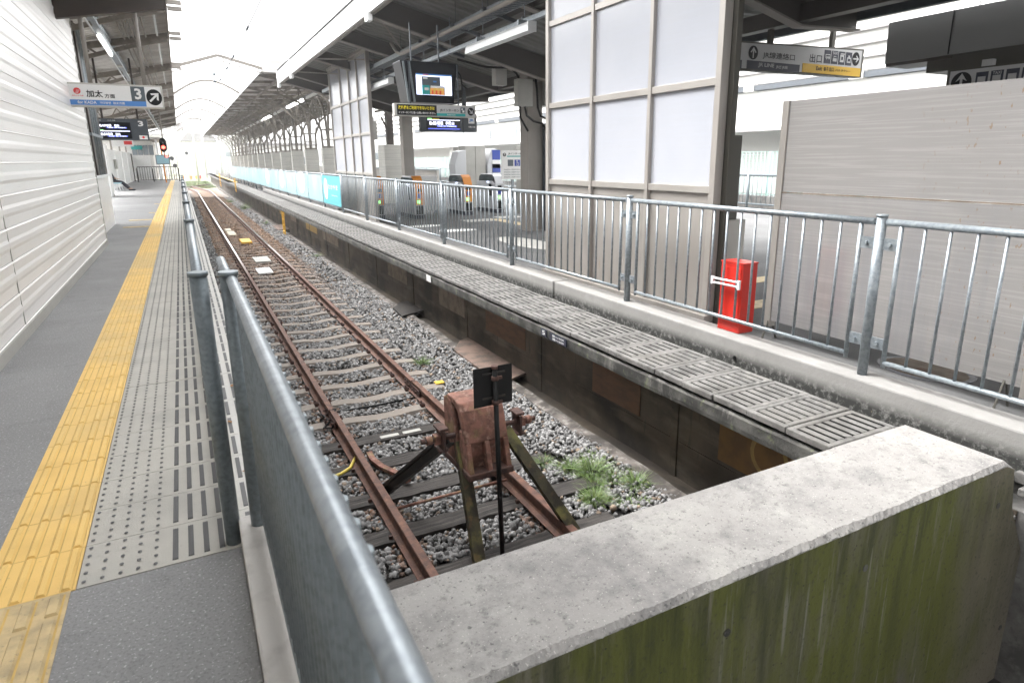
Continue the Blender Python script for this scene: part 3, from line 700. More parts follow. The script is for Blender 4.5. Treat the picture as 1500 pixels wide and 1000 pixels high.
# marker plate on a pole
mp = T('track_end_marker', 'square black plate seen from behind on a thin black pole before the buffer stop', 'marker sign', (1.74, 3.72, -1.45))
a_ = .02; cx, cy = 1.712, 3.76
def rp(x, y): return (cx+(x-cx)*math.cos(a_)-(y-cy)*math.sin(a_), cy+(x-cx)*math.sin(a_)+(y-cy)*math.cos(a_))
q = [rp(1.565, 3.76), rp(1.86, 3.76), rp(1.86, 3.764), rp(1.565, 3.764)]
MB().prism(q, 'Z', -.145, .135).build('plate', 'black', mp, bevel=.001)
MB().tube([(1.745, 3.725, -1.47), (1.712, 3.73, .128)], .0175, 14).build('pole', 'black', mp)
MB().tube([(1.712, 3.73, .128), (1.712, 3.73, .150)], .023, 14).build('cap', 'rust_dark', mp)
for z in (.09, -.085):
    MB().box(1.63, 1.80, 3.748, 3.757, z-.006, z+.006).build('slotted_bracket', 'dark_steel', mp)
for z in (.06, -.115): MB().tube([(1.713, 3.73, z-.014), (1.713, 3.73, z+.014)], .026, 12).box(1.735, 1.765, 3.72, 3.735, z-.01, z+.01).build('clamp', 'rust_dark', mp)

# ================================================================== LINESIDE BITS
o = MB().box(1.48, 1.85, 18.0, 18.9, -1.40, -1.36).box(1.52, 1.81, 18.1, 18.8, -1.48, -1.40).build('track_box', 'white', loc=(1.6, 18.4, -1.4), bevel=.01); tag(o, 'flat white box lying between the rails', 'track box')
o = MB().box(1.62, 1.98, 25.2, 26.4, -1.45, -1.33).build('track_beacon', 'yellow_paint', loc=(1.8, 25.7, -1.4), bevel=.02); tag(o, 'small bright yellow box between the rails', 'track beacon')
o = MB().box(1.38, 1.68, 28.3, 29.9, -1.45, -1.36).box(1.38, 1.62, 30.3, 31.2, -1.45, -1.37).build('track_beacon', 'cream', loc=(1.5, 29, -1.4), bevel=.02); tag(o, 'pale cream pair of plates between the rails beyond the yellow box', 'track beacon')
o = MB().box(1.62, 2.05, 20.2, 21.3, -1.45, -1.37).build('track_box', 'box_grey', loc=(1.8, 20.7, -1.4), bevel=.01); tag(o, 'flat grey box between the rails just beyond the white one', 'track box')
o = MB().box(.50, .56, 6.30, 6.35, -1.5, -.92).box(.49, .57, 6.29, 6.36, -.92, -.90).build('marker_post', 'grey_paint', loc=(.5, 6.3, -1.5), bevel=.004); tag(o, 'short grey marker post between left platform and track', 'marker post')
b = MB().tube([(1.20, 6.0, -1.38), (1.17, 5.92, -1.37), (1.10, 5.80, -1.39), (1.0, 5.74, -1.40), (.9, 5.72, -1.41)], .016, 8).build('yellow_hose', 'hose', loc=(1, 5.8, -1.4)); tag(b, 'short curved yellow hose end beside the left rail', 'hose')
b = MB().tube([(1.07, 7.25, -1.36), (1.10, 7.12, -1.33), (1.14, 7.0, -1.37), (1.06, 6.92, -1.40), (1.13, 6.8, -1.37), (1.22, 7.02, -1.24), (1.15, 7.2, -1.3)], .012, 7).build('cable_bundle', 'black', loc=(1.1, 7, -1.4)); tag(b, 'black cable looped around the left rail joint', 'cable')
b = MB().tube([(.5, 7.42, -1.39), (1.15, 7.36, -1.41), (1.75, 7.30, -1.395), (2.3, 7.36, -1.41)], .012, 7).build('track_cable', 'black', loc=(1.5, 7.3, -1.4)); tag(b, 'thin black cable crossing the track between two concrete sleepers', 'cable')
for i, (x, y) in enumerate(((2.72, 7.72), (2.80, 6.62))):
    o = MB().box(x-.06, x+.06, y-.05, y+.05, -1.405, -1.392); o = o.build('paint_plate', 'leaf_yellow', loc=(x, y, -1.4)); tag(o, ('yellow tag on a concrete sleeper end right of the track', 'yellow tag on the first timber sleeper end')[i], 'marker tag', 'yellow tags on sleeper ends')
# ladders
def ladder(x, y, ztop, zbot, label, name='step_ladder', w=.42):
    t = T(name, label, 'ladder', (x, y, zbot), 'yellow steel ladders down to the track')
    for yy in (y, y+w): B(x-.02, x+.02, yy-.03, yy+.03, zbot, ztop).build('side_rail', 'yellow_paint', t)
    z = zbot+.12
    while z < ztop-.05: B(x-.018, x+.018, y+.03, y+w-.03, z, z+.04).build('rung', 'yellow_paint', t); z += .24
ladder(3.42, 27.4, -.43, -1.40, 'yellow ladder from the track up to the right platform edge, nearest one')
ladder(3.32, 50.5, .32, -.62, 'yellow hooped ladder at the far part of the right platform edge', w=.9)
ladder(3.30, 70, .4, -.9, 'farthest yellow ladder at the right platform edge', w=1.6)
# cover plates over the trench
def cplate(y0, y1, label, z=-1.34, m='brown_plate'):
    o = MB().add([(3.36, y0-.15, z-.01), (3.72, y0, z), (3.848, y0+.05, z), (3.848, y1+.2, z), (3.66, y1+.1, z), (3.40, y1-.3, z-.01)], [tuple(range(6))])
    o.add([(v[0], v[1], v[2]-.03) for v in o.v[:6]], [tuple(range(6))[::-1]]+[]); 
    for i in range(6): j = (i+1) % 6; o.f.append((i+6, j+6, j, i)); o.sm.append(False)
    o = o.build('trench_cover', m, loc=(3.5, y0, z)); tag(o, label, 'cover plate', 'steel cover plates over the trench')
cplate(7.30, 9.2, 'brown steel cover plate over the trench, the one nearest the buffer stop')
cplate(11.6, 12.5, 'small dark cover plate over the trench between buffer stop and nearest ladder', m='dark_steel')
cplate(29.2, 31.5, 'brown cover plate over the trench just beyond the nearest yellow ladder')
# painted patches on recess wall
pid = 0
for (y0, y1, z0, z1, m_, lab) in ((4.83, 5.70, -1.06, -.62, 'patch_rust', 'rusty brown rectangle'), (2.75, 3.72, -1.05, -.6, 'patch_orange', 'orange rectangle with pale ring'), (7.35, 8.65, -1.03, -.62, 'patch_rust', 'dull red rectangle'), (9.45, 10.7, -1.03, -.66, 'patch_tan', 'dim ochre rectangle'),
                                (12.6, 14.0, -1.0, -.6, 'patch_tan', 'framed tan rectangle'), (19.2, 21.6, -.98, -.62, 'patch_tan', 'pale tan rectangle'), (22.6, 24.8, -.93, -.6, 'patch_yellow', 'bright ochre square'), (27.0, 28.6, -.9, -.6, 'patch_tan', 'brownish square'), (30.2, 32.0, -.88, -.55, 'patch_yellow', 'ochre square by the ladder')):
    o = B(3.838, 3.8425, y0, y1, z0, z1).build('painted_panel', m_, loc=(3.84, y0, z0)); tag(o, lab+(' on the wall under the platform, %s' % ('near the buffer stop', 'closest to the mossy wall', 'beside the long cover plate', 'level with the white track box', 'past the second cover plate', 'below the teal banner', 'before the nearest ladder', 'left of the ochre one', 'behind the nearest ladder')[pid]), 'wall panel', 'painted panels on the wall under the right platform'); pid += 1
    if m_ == 'patch_orange':
        r = MB(); cyy, czz = 3.18, -.80
        for i in range(24):
            t0, t1 = i*math.pi/12, (i+1)*math.pi/12
            r.add([(3.835, cyy+.15*math.cos(t0), czz+.15*math.sin(t0)), (3.835, cyy+.15*math.cos(t1), czz+.15*math.sin(t1)), (3.835, cyy+.19*math.cos(t1), czz+.19*math.sin(t1)), (3.835, cyy+.19*math.cos(t0), czz+.19*math.sin(t0))], [(0, 1, 2, 3)])
        r.build('ring_mark', 'patch_yellow', o)
# edge labels
for (y0, y1, z0, z1, s1, lab) in ((5.84, 5.96, -.39, -.31, '5', 'small black plate with number 5 on the right platform edge'), (5.42, 5.76, -.395, -.315, '鉄+1950', 'small dark plate with two lines of writing on the right platform edge')):
    t = T('edge_label', lab, 'label plate', (3.3, y0, z0))
    B(3.312, 3.322, y0, y1, z0, z1).build('plate', 'navy', t)
    if s1 == '5': text(t, '5', y1-.03, y0+.03, z0+.015, z1-.015, 3.3115, 'sign_white', face='-X')
    else:
        text(t, '鉄+1950', y1-.05, y0+.05, z0+.045, z1-.01, 3.3115, 'sign_white', face='-X'); text(t, '通+1600', y1-.05, y0+.05, z0+.01, z1-.045, 3.3115, 'sign_white', face='-X')
o = B(3.312, 3.32, 9.6, 9.8, -.40, -.30).build('edge_label', 'sign_white', loc=(3.3, 9.6, -.4)); tag(o, 'tiny pale label on the platform edge beyond the plate with writing', 'label plate')
o = MB().tube([(4.020, 3.79, -.17), (4.0285, 3.79, -.17)], .018, 14).build('drain_hole', 'black', loc=(4.02, 3.79, -.17)); tag(o, 'round black drain hole in the right concrete kerb', 'drain hole')

# weeds
def tuft(x, y, r, h, n, label, seed, m='leafg', group='grass tufts growing in the ballast'):
    rr = random.Random(seed); b = MB(); t = T('grass_tuft', label, 'grass tuft', (x, y, -1.44), group)
    for mt_, nn in ((m, n), ('leafp', int(n*.8))):
        b = MB()
        for i in range(nn):
            a = rr.uniform(0, 6.28); d = rr.uniform(0, r*.6); px, py = x+math.cos(a)*d, y+math.sin(a)*d
            a2 = a+rr.uniform(-.9, .9); L_ = h*rr.uniform(.35, 1.25); lean = rr.uniform(.3, 1.7)
            w = rr.uniform(.003, .006); pts = []
            for k in range(4):
                s_ = k/3; pts.append((px+math.cos(a2)*L_*lean*s_*s_*.9, py+math.sin(a2)*L_*lean*s_*s_*.9, -1.45+L_*(s_-.32*lean*s_*s_)))
            dx, dy = -math.sin(a2)*w, math.cos(a2)*w
            vs = []
            for k, p in enumerate(pts):
                q = 1-k/3.2; vs += [(p[0]-dx*q, p[1]-dy*q, p[2]), (p[0]+dx*q, p[1]+dy*q, p[2])]
            b.add(vs, [(0, 1, 3, 2), (2, 3, 5, 4), (4, 5, 7, 6)])
        b.build('blades' if mt_ == m else 'pale_blades', mt_, t)
tuft(3.13, 4.62, .17, .18, 260, 'largest pale green grass tuft by the ballast curb', 1)
tuft(2.88, 4.20, .15, .12, 240, 'round reddish green grass tuft nearest the foreground wall', 2)
tuft(3.36, 4.24, .13, .14, 200, 'bright green grass tuft leaning against the ballast curb', 3)
tuft(2.82, 5.02, .09, .10, 120, 'small isolated grass tuft right of the buffer stop', 4)
tuft(2.80, 8.65, .09, .15, 110, 'small grass tuft right of the track by the yellow tags', 5)
tuft(2.98, 4.78, .08, .15, 120, 'thin grass tuft behind the largest tuft', 6)
tuft(3.22, 3.95, .06, .08, 70, 'tiny grass tuft hugging the foreground wall', 7)
tuft(3.02, 4.40, .14, .11, 120, 'sparse short grass between the two biggest tufts', 12)
tuft(3.24, 4.42, .12, .12, 110, 'sparse grass joining the largest tuft and the one at the curb', 13)
tuft(3.10, 4.02, .10, .08, 70, 'very short grass between the reddish tuft and the foreground wall', 14)
tuft(3.30, 4.95, .10, .10, 60, 'few thin blades at the curb behind the largest tuft', 15)
tuft(3.42, 20.5, .12, .22, 90, 'grass tuft at the curb beyond the nearest cover plates', 8)
tuft(3.3, 44, .5, .55, 160, 'bushy weed at the foot of the far right platform wall', 9)
tuft(3.3, 33, .2, .25, 60, 'weed below the right platform beyond the nearest ladder', 10)
tuft(2.9, 52, .6, .4, 120, 'low weeds far along the right side of the track', 11)
# dry leaves on left platform
for i, (x, y, sc) in enumerate(((.075, 3.92, .05), (.16, 3.33, .05), (.10, 3.21, .035), (.17, 2.98, .055), (.13, 4.6, .05), (.15, 2.80, .03))):
    rr = random.Random(i); a = rr.uniform(0, 6); c, s_ = math.cos(a), math.sin(a)
    P_ = [(-1, 0, .2), (-.4, .45, .05), (.3, .4, .3), (1, 0, .15), (.3, -.4, .35), (-.4, -.45, .1), (0, 0, -.0)]
    b = MB().add([(x+sc*.5*(px*c-py*s_), y+sc*.5*(px*s_+py*c), .008+sc*.5*pz) for px, py, pz in P_], [(0, 1, 6), (1, 2, 6), (2, 3, 6), (3, 4, 6), (4, 5, 6), (5, 0, 6)])
    o = b.build('fallen_leaf', 'leaf_dry', loc=(x, y, 0)); tag(o, 'small dry brown leaf lying on the pale paving behind the near fence post', 'leaf', 'dry leaves on the platform edge')

# ================================================================== FENCES
def fence_panel(x, y0, y1, zt, zb, step, rt=.021, rb=.008, ext=.0, rail2=None):
    b = MB()
    b.tube([(x, y0+ext, zt), (x, y1-ext, zt)], rt, 12)
    b.tube([(x, y0+.10, zb), (x, y1-.10, zb)], rt*.72, 10)
    n = max(2, round((y1-y0-.2)/step)); 
    for i in range(n+1):
        yy = y0+.10+(y1-y0-.20)*i/n
        e_ = i in (0, n)
        b.tube([(x, yy, zb-(.035 if e_ else 0)), (x, yy, zt)], rb*(1.55 if e_ else 1), 8)
    return b
# right fence
rf = T('metal_fence', 'long galvanised railing on the low concrete kerb of the right platform', 'fence', (4.15, 10, -.011))
posts = [-.12]+[2.70+2.82*i for i in range(34)]
for i, y in enumerate(posts):
    if y > 41: zb_ = FR
    else: zb_ = -.02
    b = MB().tube([(4.15, y, zb_), (4.15, y, 1.115)], .034, 18); b.tube([(4.15, y, 1.112), (4.15, y, 1.128)], .038, 18)
    b.build('post', 'galv', rf)
for i in range(len(posts)-1):
    y0, y1 = posts[i], posts[i+1]
    if i < 7:
        p = fence_panel(4.15, y0+.045, y1-.045, 1.078, .115, .155, .0235, .0105).build('railing_panel', 'galv', rf)
        for yy, s_ in ((y0, 1), (y1, -1)):
            for z in (.93, .24):
                if i > 4: continue
                b = MB().box(4.143, 4.157, min(yy+s_*.035, yy+s_*.135), max(yy+s_*.035, yy+s_*.135), z-.04, z+.04)
                b.tube([(4.125, yy+s_*.085, z), (4.145, yy+s_*.085, z)], .014, 6)
                b.build('bracket', 'galv', p)
    elif i < 24:
        b = MB().tube([(4.15, y0, 1.078), (4.15, y1, 1.078)], .0235, 8).tube([(4.15, y0, .115), (4.15, y1, .115)], .016, 8)
        b.build('railing_panel', 'galv', rf)
# banners on the fence: things hanging on it
BL = posts[7]
blabels = ['teal banner with white circle emblem on the fence, first of the banner row', 'pale blue banner with white dots next to the teal one']
for i in range(7, 24):
    y0, y1 = posts[i]+.06, posts[i+1]-.06
    k = i-7
    lab = blabels[k] if k < 2 else ('pale blue banner tied to the fence, number %d counting from the teal banner' % (k+1))
    t = T('fence_banner', lab, 'banner', (4.12, y0, .14), 'banners tied to the right platform fence')
    B(4.112, 4.118, y0, y1, .15, 1.04).build('cloth', 'banner_teal' if k == 0 else 'banner_pale', t)
    if k == 0:
        ring = MB().prism([(y1-.55+.30*math.cos(a*.2618), .62+.34*math.sin(a*.2618)) for a in range(24)], 'X', 4.104, 4.111); ring.build('round_mark', 'sign_white', t)
        text(t, 'わかやま', y0+1.75, y0+.35, .62, .78, 4.108, 'sign_white', face='-X'); text(t, 'wakayama', y0+1.35, y0+.45, .42, .47, 4.108, 'sign_white', face='-X')
    elif k in (2, 4, 6):
        MB().prism([((y0+y1)/2+.75*math.cos(a*.2618), .70+.42*math.sin(a*.2618)) for a in range(24)], 'X', 4.104, 4.111).build('round_mark', 'sign_white', t)

# near left fence
nf = T('metal_fence', 'closest grey tubular railing standing on the low kerb at the left of the foreground', 'fence', (.12, 1.5, .1))
for y in (2.51, .36, -1.6):
    xx, zz = (.105, 1.105) if y > 2 else (.135, 1.0)
    b = MB().tube([(xx, y, .095), (xx, y, zz)], .030, 20); b.tube([(xx, y, zz-.002), (xx, y, zz+.012)], .034, 20); b.build('post', 'galv_dark', nf)
MB().tube([(.112, -1.6, 1.088), (.112, 2.51, 1.088)], .0185, 16).build('top_rail', 'galv', nf)
for (a_, b_) in ((.50, 2.51), (-1.5, .50)):
    bb = MB(); y = a_+.13
    while y < b_-(.06 if b_ > 1 else .22): bb.tube([(.125, y, .16), (.125, y, 1.085)], .0125, 10); y += .062
    bb.tube([(.125, a_+.1, .17), (.125, b_-.05, .17)], .015, 10)
    bb.build('bars', 'galv_dark', nf)
MB().tube([(.105, 2.54, 1.085), (.105, 3.05, 1.085)], .019, 12).build('rail_stub', 'galv', nf)
# far left fence along platform edge
lf = T('metal_fence', 'grey railing running away along the left platform edge from the free standing post', 'fence', (.012, 10, 0))
yp = [2.586, 5.05, 7.4, 9.7, 12.1, 14.4, 16.8, 19.2, 21.6]
for y in yp:
    b = MB().tube([(.008, y, -.01), (.008, y, 1.10)], .030, 20); b.tube([(.008, y, 1.098), (.008, y, 1.112)], .0345, 20)
    b.build('post', 'galv_dark', lf)
for a_, b_ in zip(yp, yp[1:]):
    MB().tube([(.008, a_+.03, 1.07), (.008, b_-.03, 1.07)], .021, 14).build('top_rail', 'galv', lf)
    bb = MB(); y = a_+.15
    while y < b_-.1: bb.tube([(.008, y, .1), (.008, y, 1.07)], .009, 8); y += .13
    bb.tube([(.008, a_+.03, .1), (.008, b_-.03, .1)], .013, 8)
    bb.build('bars', 'galv_dark', lf)

# ================================================================== SCREENS
def screen(x, ys, zs, zbase, label, name='glazed_screen', gl='poly', top=None, d=.10):
    """framed screen in the YZ plane: ys mullion positions, zs transom positions (bottom first)"""
    t = T(name, label, 'screen', (x, (ys[0]+ys[-1])/2, zbase))
    for i, y in enumerate(ys):
        w = .075 if i in (0, len(ys)-1) else .055
        o = B(x-d/2, x+d/2, y-w/2, y+w/2, zbase, zs[-1]+.03).build('mullion', 'frame', t, bevel=.004)
    for z in zs:
        for a_, b_ in zip(ys, ys[1:]):
            B(x-d/2+.012, x+d/2-.012, a_+.0275, b_-.0275, z-.035, z+.035).build('transom', 'frame', t, bevel=.003)
    for a_, b_ in zip(ys, ys[1:]):
        B(x-.006, x+.012, a_+.025, b_-.025, zbase+.02, zs[0]-.033).build('lower_panel', 'panel_metal', t)
        for z0, z1 in zip(zs, zs[1:]):
            B(x-.004, x+.004, a_+.025, b_-.025, z0+.033, z1-.033).build('pane', gl, t)
    return t
s1 = screen(4.54, [4.69, 5.70, 6.82, 7.90], [1.205, 2.20, 3.22, 4.1], -.10, 'large framed screen of frosted panes nearest the camera on the right platform')
B(4.44, 4.50, 4.62, 7.96, -.15, -.03).build('base_rail', 'frame', s1)
B(4.60, 4.665, 4.60, 4.665, -.15, 4.1).build('end_plate', 'frame_dark', s1)
s2 = screen(4.54, [17.3, 18.4, 19.4, 20.5, 22.0], [1.15, 2.2, 3.13, 4.22], FR, 'smaller framed screen of frosted panes farther along the right platform')
B(4.47, 4.61, 17.2, 22.1, 4.25, 4.40).build('top_rail', 'frame', s2)
# polycarbonate screen at right edge
s3 = T('glazed_screen', 'long low stained screen of translucent sheet behind the fence at the right', 'screen', (4.9, 3.2, FR))
B(4.885, 4.90, 2.02, 4.18, 1.20, 1.995).build('sheet', 'poly2', s3); B(4.882, 4.897, 2.02, 4.18, -.03, 1.185).build('sheet', 'poly2', s3)
B(4.87, 4.95, 4.18, 4.25, -.09, 2.0).build('end_post', 'frame', s3, bevel=.004)
B(4.86, 4.95, 1.96, 2.02, -.1, 2.0).build('end_post', 'frame', s3, bevel=.004)
B(4.878, 4.899, 2.02, 4.18, 1.187, 1.198).build('joint_strip', 'patch_tan', s3)
for y in (4.2, 2.13):
    for dx in (-.1, .1): MB().bar((4.9, y, .02), (4.9+dx, y, FR), .014, .014).build('foot', 'frame_dark', s3)
b = MB().prism([(5.3+.30*math.cos(t*.2618), 2.9+.38*math.sin(t*.2618)) for t in range(24)], 'Z', FR+.001, FR+.004).build('floor_sticker', 'navy', loc=(5.3, 2.9, FR)); tag(b, 'round floor sticker under the stained screen', 'floor sticker')
MB().prism([(5.3+.25*math.cos(t*.2618), 2.9+.33*math.sin(t*.2618)) for t in range(24)], 'Z', FR+.004, FR+.006).build('inner_disc', 'patch_tan', b)
MB().box(5.08, 5.3, 2.86, 2.94, FR+.006, FR+.008).build('red_band', 'patch_rust', b)
# beige steel post with concrete foot
t = T('steel_post', 'olive beige steel post with concrete foot behind the large screen', 'post', (4.9, 4.85, FR))
B(4.74, 4.93, 4.76, 4.86, .4, 1.72).build('post', 'frame_dark', t, bevel=.004)
B(4.72, 5.0, 4.70, 4.95, FR, .90).build('concrete_foot', 'box_grey', t, bevel=.01)
# red extinguisher box
t = T('extinguisher_box', 'bright red upright box standing behind the railing', 'extinguisher box', (4.3, 4.0, -.011))
B(4.185, 4.36, 3.92, 4.18, -.011, .605).build('cabinet', 'red', t, bevel=.006)
B(4.181, 4.364, 3.916, 4.184, .605, .62).build('lid', 'red', t, bevel=.004)
B(4.18, 4.185, 3.94, 4.16, .05, .57).build('door', 'red', t, bevel=.003)
B(4.176, 4.181, 3.965, 3.985, .30, .36).build('latch', 'galv', t); MB().box(4.178, 4.181, 4.150, 4.158, .10, .16).build('hinge', 'galv', t); MB().box(4.178, 4.181, 4.150, 4.158, .46, .52).build('hinge', 'galv', t)
t = T('door_stay', 'small white metal bracket strapped to the bars before the red box', 'bracket', (4.11, 4.1, .42))
MB().tube([(4.128, 3.90, .46), (4.12, 4.22, .46)], .010, 8).tube([(4.128, 3.90, .42), (4.12, 4.22, .42)], .010, 8).build('arms', 'white_metal', t)
MB().box(4.11, 4.13, 3.885, 3.91, .40, .48).build('end_block', 'white_metal', t)
MB().box(4.11, 4.13, 4.20, 4.225, .405, .475).build('end_block', 'white_metal', t)

# ================================================================== LEFT WALL
lw = T('station_wall', 'white ribbed metal wall along the left platform', 'wall', (-1.4, 6, 0))
prof = []; z = .10; p = .2805
while z < 4.5:
    prof += [(-1.376, z), (-1.376, z+.004), (-1.387, z+.010), (-1.385, z+.095), (-1.377, z+.125), (-1.376, z+.165), (-1.383, z+.195), (-1.378, z+p-.014), (-1.372, z+p-.006)]
    z += p
b = MB(); n = len(prof); ysn = [-6, 3.2, 6.95, 10.7, 14.3]
for a_, c_ in zip(ysn, ysn[1:]):
    v = [(x, a_+.0008, z) for x, z in prof]+[(x, c_-.0008, z) for x, z in prof]
    b.add(v, [(i, i+1, n+i+1, n+i) for i in range(n-1)])
b.build('cladding', 'cladding', lw)
b = MB()
for y in (6.95,): b.box(-1.39, -1.3765, y-.002, y+.002, .1, 4.5)
b.build('panel_joint', 'box_grey', lw)
B(-2.2, -1.405, -6, 14.28, 0, 4.5).build('wall_core', 'white_metal', lw)
b = MB()
z = .10
while z < 4.5: b.box(-1.42, -1.384, -6, 14.302, z-.004, z+.010); z += p
b.build('shadow_gaps', 'rubber', lw)
B(-1.40, -1.360, -6, 14.3, 0, .10).build('plinth', 'box_grey', lw)
B(-1.5, -1.37, 14.3, 14.33, 0, 4.5).build('corner_trim', 'box_grey', lw)
w2 = T('station_wall', 'set back wall bay with dark brown steel columns above white boards', 'wall', (-1.6, 16.6, 0))
b = MB(); z = 0
while z < 1.15: b.add([(-1.60, 14.33, z), (-1.60, 19, z), (-1.585, 19, z+.22), (-1.585, 14.33, z+.22)], [(0, 1, 2, 3)]); b.box(-1.62, -1.60, 14.33, 19, z+.2, z+.24); z += .24
b.build('cladding', 'cladding', w2); B(-2.2, -1.605, 14.33, 19, 0, 1.16).build('wall_core', 'white_metal', w2)
B(-1.8, -1.55, 14.33, 19.1, 1.16, 1.22).build('sill', 'white_metal', w2)
for y in (16.9, 18.6): B(-1.75, -1.58, y, y+.32, 1.22, 4.4).build('steel_column', 'brown_steel', w2)
B(-2.1, -1.78, 14.33, 19.1, 1.22, 4.4).build('dark_boarding', 'brown_steel', w2)
for y in (17.45, 17.9, 18.4): MB().tube([(-1.6, y, 1.22), (-1.6, y, 4.3)], .035, 8).build('grey_pipe', 'galv', w2)
B(-1.62, -1.56, 16.8, 19, 2.05, 2.11).build('cross_rail', 'galv', w2)
B(-2.2, -1.62, 14.4, 19, 3.5, 4.4).build('beige_panel', 'cream', w2)

# ================================================================== LEFT CANOPY
lc = T('platform_canopy', 'steel canopy with grey corrugated sheets over the left platform', 'canopy', (-2, 30, 4.5))
b = MB(); xs = np.linspace(-4.5, .12, 2)
def lz(x): return 4.64+.20*(x-.12)
y = -9.0; vs = []; fs = []; i = 0
while y < 66:
    for (dy, dz) in ((0, 0), (.10, 0), (.13, .03), (.23, .03)): vs += [(-4.5, y+dy, lz(-4.5)+dz), (.14, y+dy, lz(.14)+dz)]
    y += .26
for i in range(len(vs)//2-1): fs.append((2*i, 2*i+1, 2*i+3, 2*i+2))
b.add(vs, fs).build('roof_sheet', 'old_roof', lc)
B(.13, .16, 9, 66, 4.50, 4.72).build('eave_gutter', 'beam_light', lc)
lys = [-5, -.2, 4.6, 9.0, 12.55, 15.6, 19.2, 24.9, 30.6, 36.8, 43, 49, 55.5, 62]
for i, y in enumerate(lys):
    if y == 12.55:
        MB().prism([(-4.4, 3.05), (.11, 3.86), (.11, 4.14), (-4.4, 3.35)], 'Y', y-.06, y+.06).build('cross_beam', 'brown_steel', lc); continue
    MB().prism([(-4.4, lz(-4.4)-.22), (.12, lz(.12)-.20), (.12, lz(.12)-.06), (-4.4, lz(-4.4)-.06)], 'Y', y-.05, y+.05).build('cross_beam', 'old_steel', lc)
    b = MB(); pts = []
    for k in range(11):
        x = .1-4.4*k/10*.85; pts.append((x, y, lz(x)-.22-.55*(k/10)**1.6))
    for a_, c_ in zip(pts, pts[1:]): b.bar(a_, c_, .07, .09)
    for k in range(3, 10, 1):
        x = pts[k][0]; b.bar(pts[k], (x+(.2 if k % 2 else -.2), y, lz(x)-.2), .045, .045)
    b.build('arched_chord', 'old_steel', lc)
    if 12 < y < 26: MB().box(.16, .42, y-.035, y+.035, 4.42, 4.50).box(.16, .42, y-.035, y+.035, 4.54, 4.62).build('stub_arm', 'beam_light', lc)
for y in lys[6:]:
    b = MB().box(-3.75, -3.6, y-.07, y+.07, 0, 2.2); b.build('column', 'old_steel', lc)
    b = MB()
    for s_ in (-1, 1):
        pts = [(-3.67, y+s_*.1, 2.2), (-3.67, y+s_*.18, 2.8), (-3.67, y+s_*.6, 3.4), (-3.67, y+s_*1.5, 3.85), (-3.67, y+s_*2.6, 4.0)]
        for a_, c_ in zip(pts, pts[1:]): b.bar(a_, c_, .07, .07)
    b.bar((-3.67, y, 2.2), (-3.67, y, 4.0), .1, .1)
    b.build('curved_bracket', 'old_steel', lc)
for x in (-.1, -.35, -.50, -.60, -.70, -.80, -1.9, -2.02):
    b = MB().tube([(x, 9, lz(x)-.10), (x, 44, lz(x)-.10)], .022 if x > -1.6 else .03, 8); b.build('conduit', 'beam_light' if x != -.1 else 'white_metal', lc)
B(-1.30, -1.08, 9, 60, lz(-1.2)-.12, lz(-1.2)-.06).build('cable_tray', 'galv', lc)
B(-2.7, -2.3, 12.6, 15.5, 3.35, 3.8).build('duct', 'cream', lc)
te = T('shade_roof', 'unseen grey sheet roof behind the camera, added to shade the near area', 'roof', (1.7, 2, 4.7))  # unseen roof, added and sized to hold sky light off the near area
B(-1.4, 3.42, -9, -.6, 4.78, 4.86).build('roof_sheet', 'old_roof', te)
for y in (-5, -1): B(.17, 3.42, y-.06, y+.06, 4.55, 4.78).build('cross_beam', 'beam_light', te)
# strip light
st = T('strip_light', 'long white fluorescent strip hung under the left canopy with one lit tube', 'strip light', (-1.05, 25, 3.9))
B(-1.10, -1.01, 9, 60, 3.93, 3.99).build('trunking', 'galv', st)
MB().tube([(-1.135, 9, 3.90), (-1.135, 60, 3.90)], .018, 8).build('casing', 'white_metal', st)
B(-1.12, -1.07, 15.9, 18.6, 3.885, 3.925).build('lit_tube', 'tube_on', st)
for k in range(9): B(-1.12, -1.00, 20.5+k*4, 20.8+k*4, 3.90, 3.93).build('connector', 'box_grey', st)
# ================================================================== LEFT SIGNS
sg = T('direction_sign', 'hanging platform sign reading for KADA with number 3 and arrow', 'sign', (-.75, 12.7, 2.34))
X0, X1, Z0, Z1, Yf = -1.415, -.105, 2.345, 2.705, 12.62
B(X0, X1, Yf, Yf+.14, Z0, Z1).build('casing', 'sign_back', sg, bevel=.006)
rectf(sg, X0+.025, X1-.025, Z0+.025, Z1-.025, Yf-.004, 'sign_white', 'face')
rectf(sg, X0+.03, -.36, Z0+.028, Z0+.105, Yf-.008, 'blue', 'blue_band')
rectf(sg, -.555, -.36, Z0+.105, Z1-.028, Yf-.008, 'ink_grey', 'number_field')
text(sg, '3', -.505, -.41, Z0+.135, Z1-.055, Yf-.0125, 'sign_white', bold=.03)
text(sg, '加太', -1.16, -.94, Z0+.145, Z0+.255, Yf-.0075, 'ink', bold=.02)
text(sg, '方面', -.92, -.78, Z0+.14, Z0+.205, Yf-.0075, 'ink')
text(sg, 'for KADA', -1.29, -1.04, Z0+.045, Z0+.09, Yf-.0125, 'sign_white', bold=.02)
text(sg, '가다방면', -1.0, -.85, Z0+.047, Z0+.085, Yf-.0125, 'sign_white'); text(sg, '加太方面', -.82, -.66, Z0+.047, Z0+.088, Yf-.0125, 'sign_white')
disc(sg, -1.275, Z0+.235, .047, Yf-.0075, 'emblem_red', 'emblem'); 
for k in range(3): rectf(sg, -1.30+.008*k, -1.26+.01*k, Z0+.205+.018*k, Z0+.211+.018*k, Yf-.0085, 'sign_white', 'emblem_stripe')
text(sg, '加太さかな線', -1.35, -1.20, Z0+.155, Z0+.175, Yf-.0075, 'emblem_red')
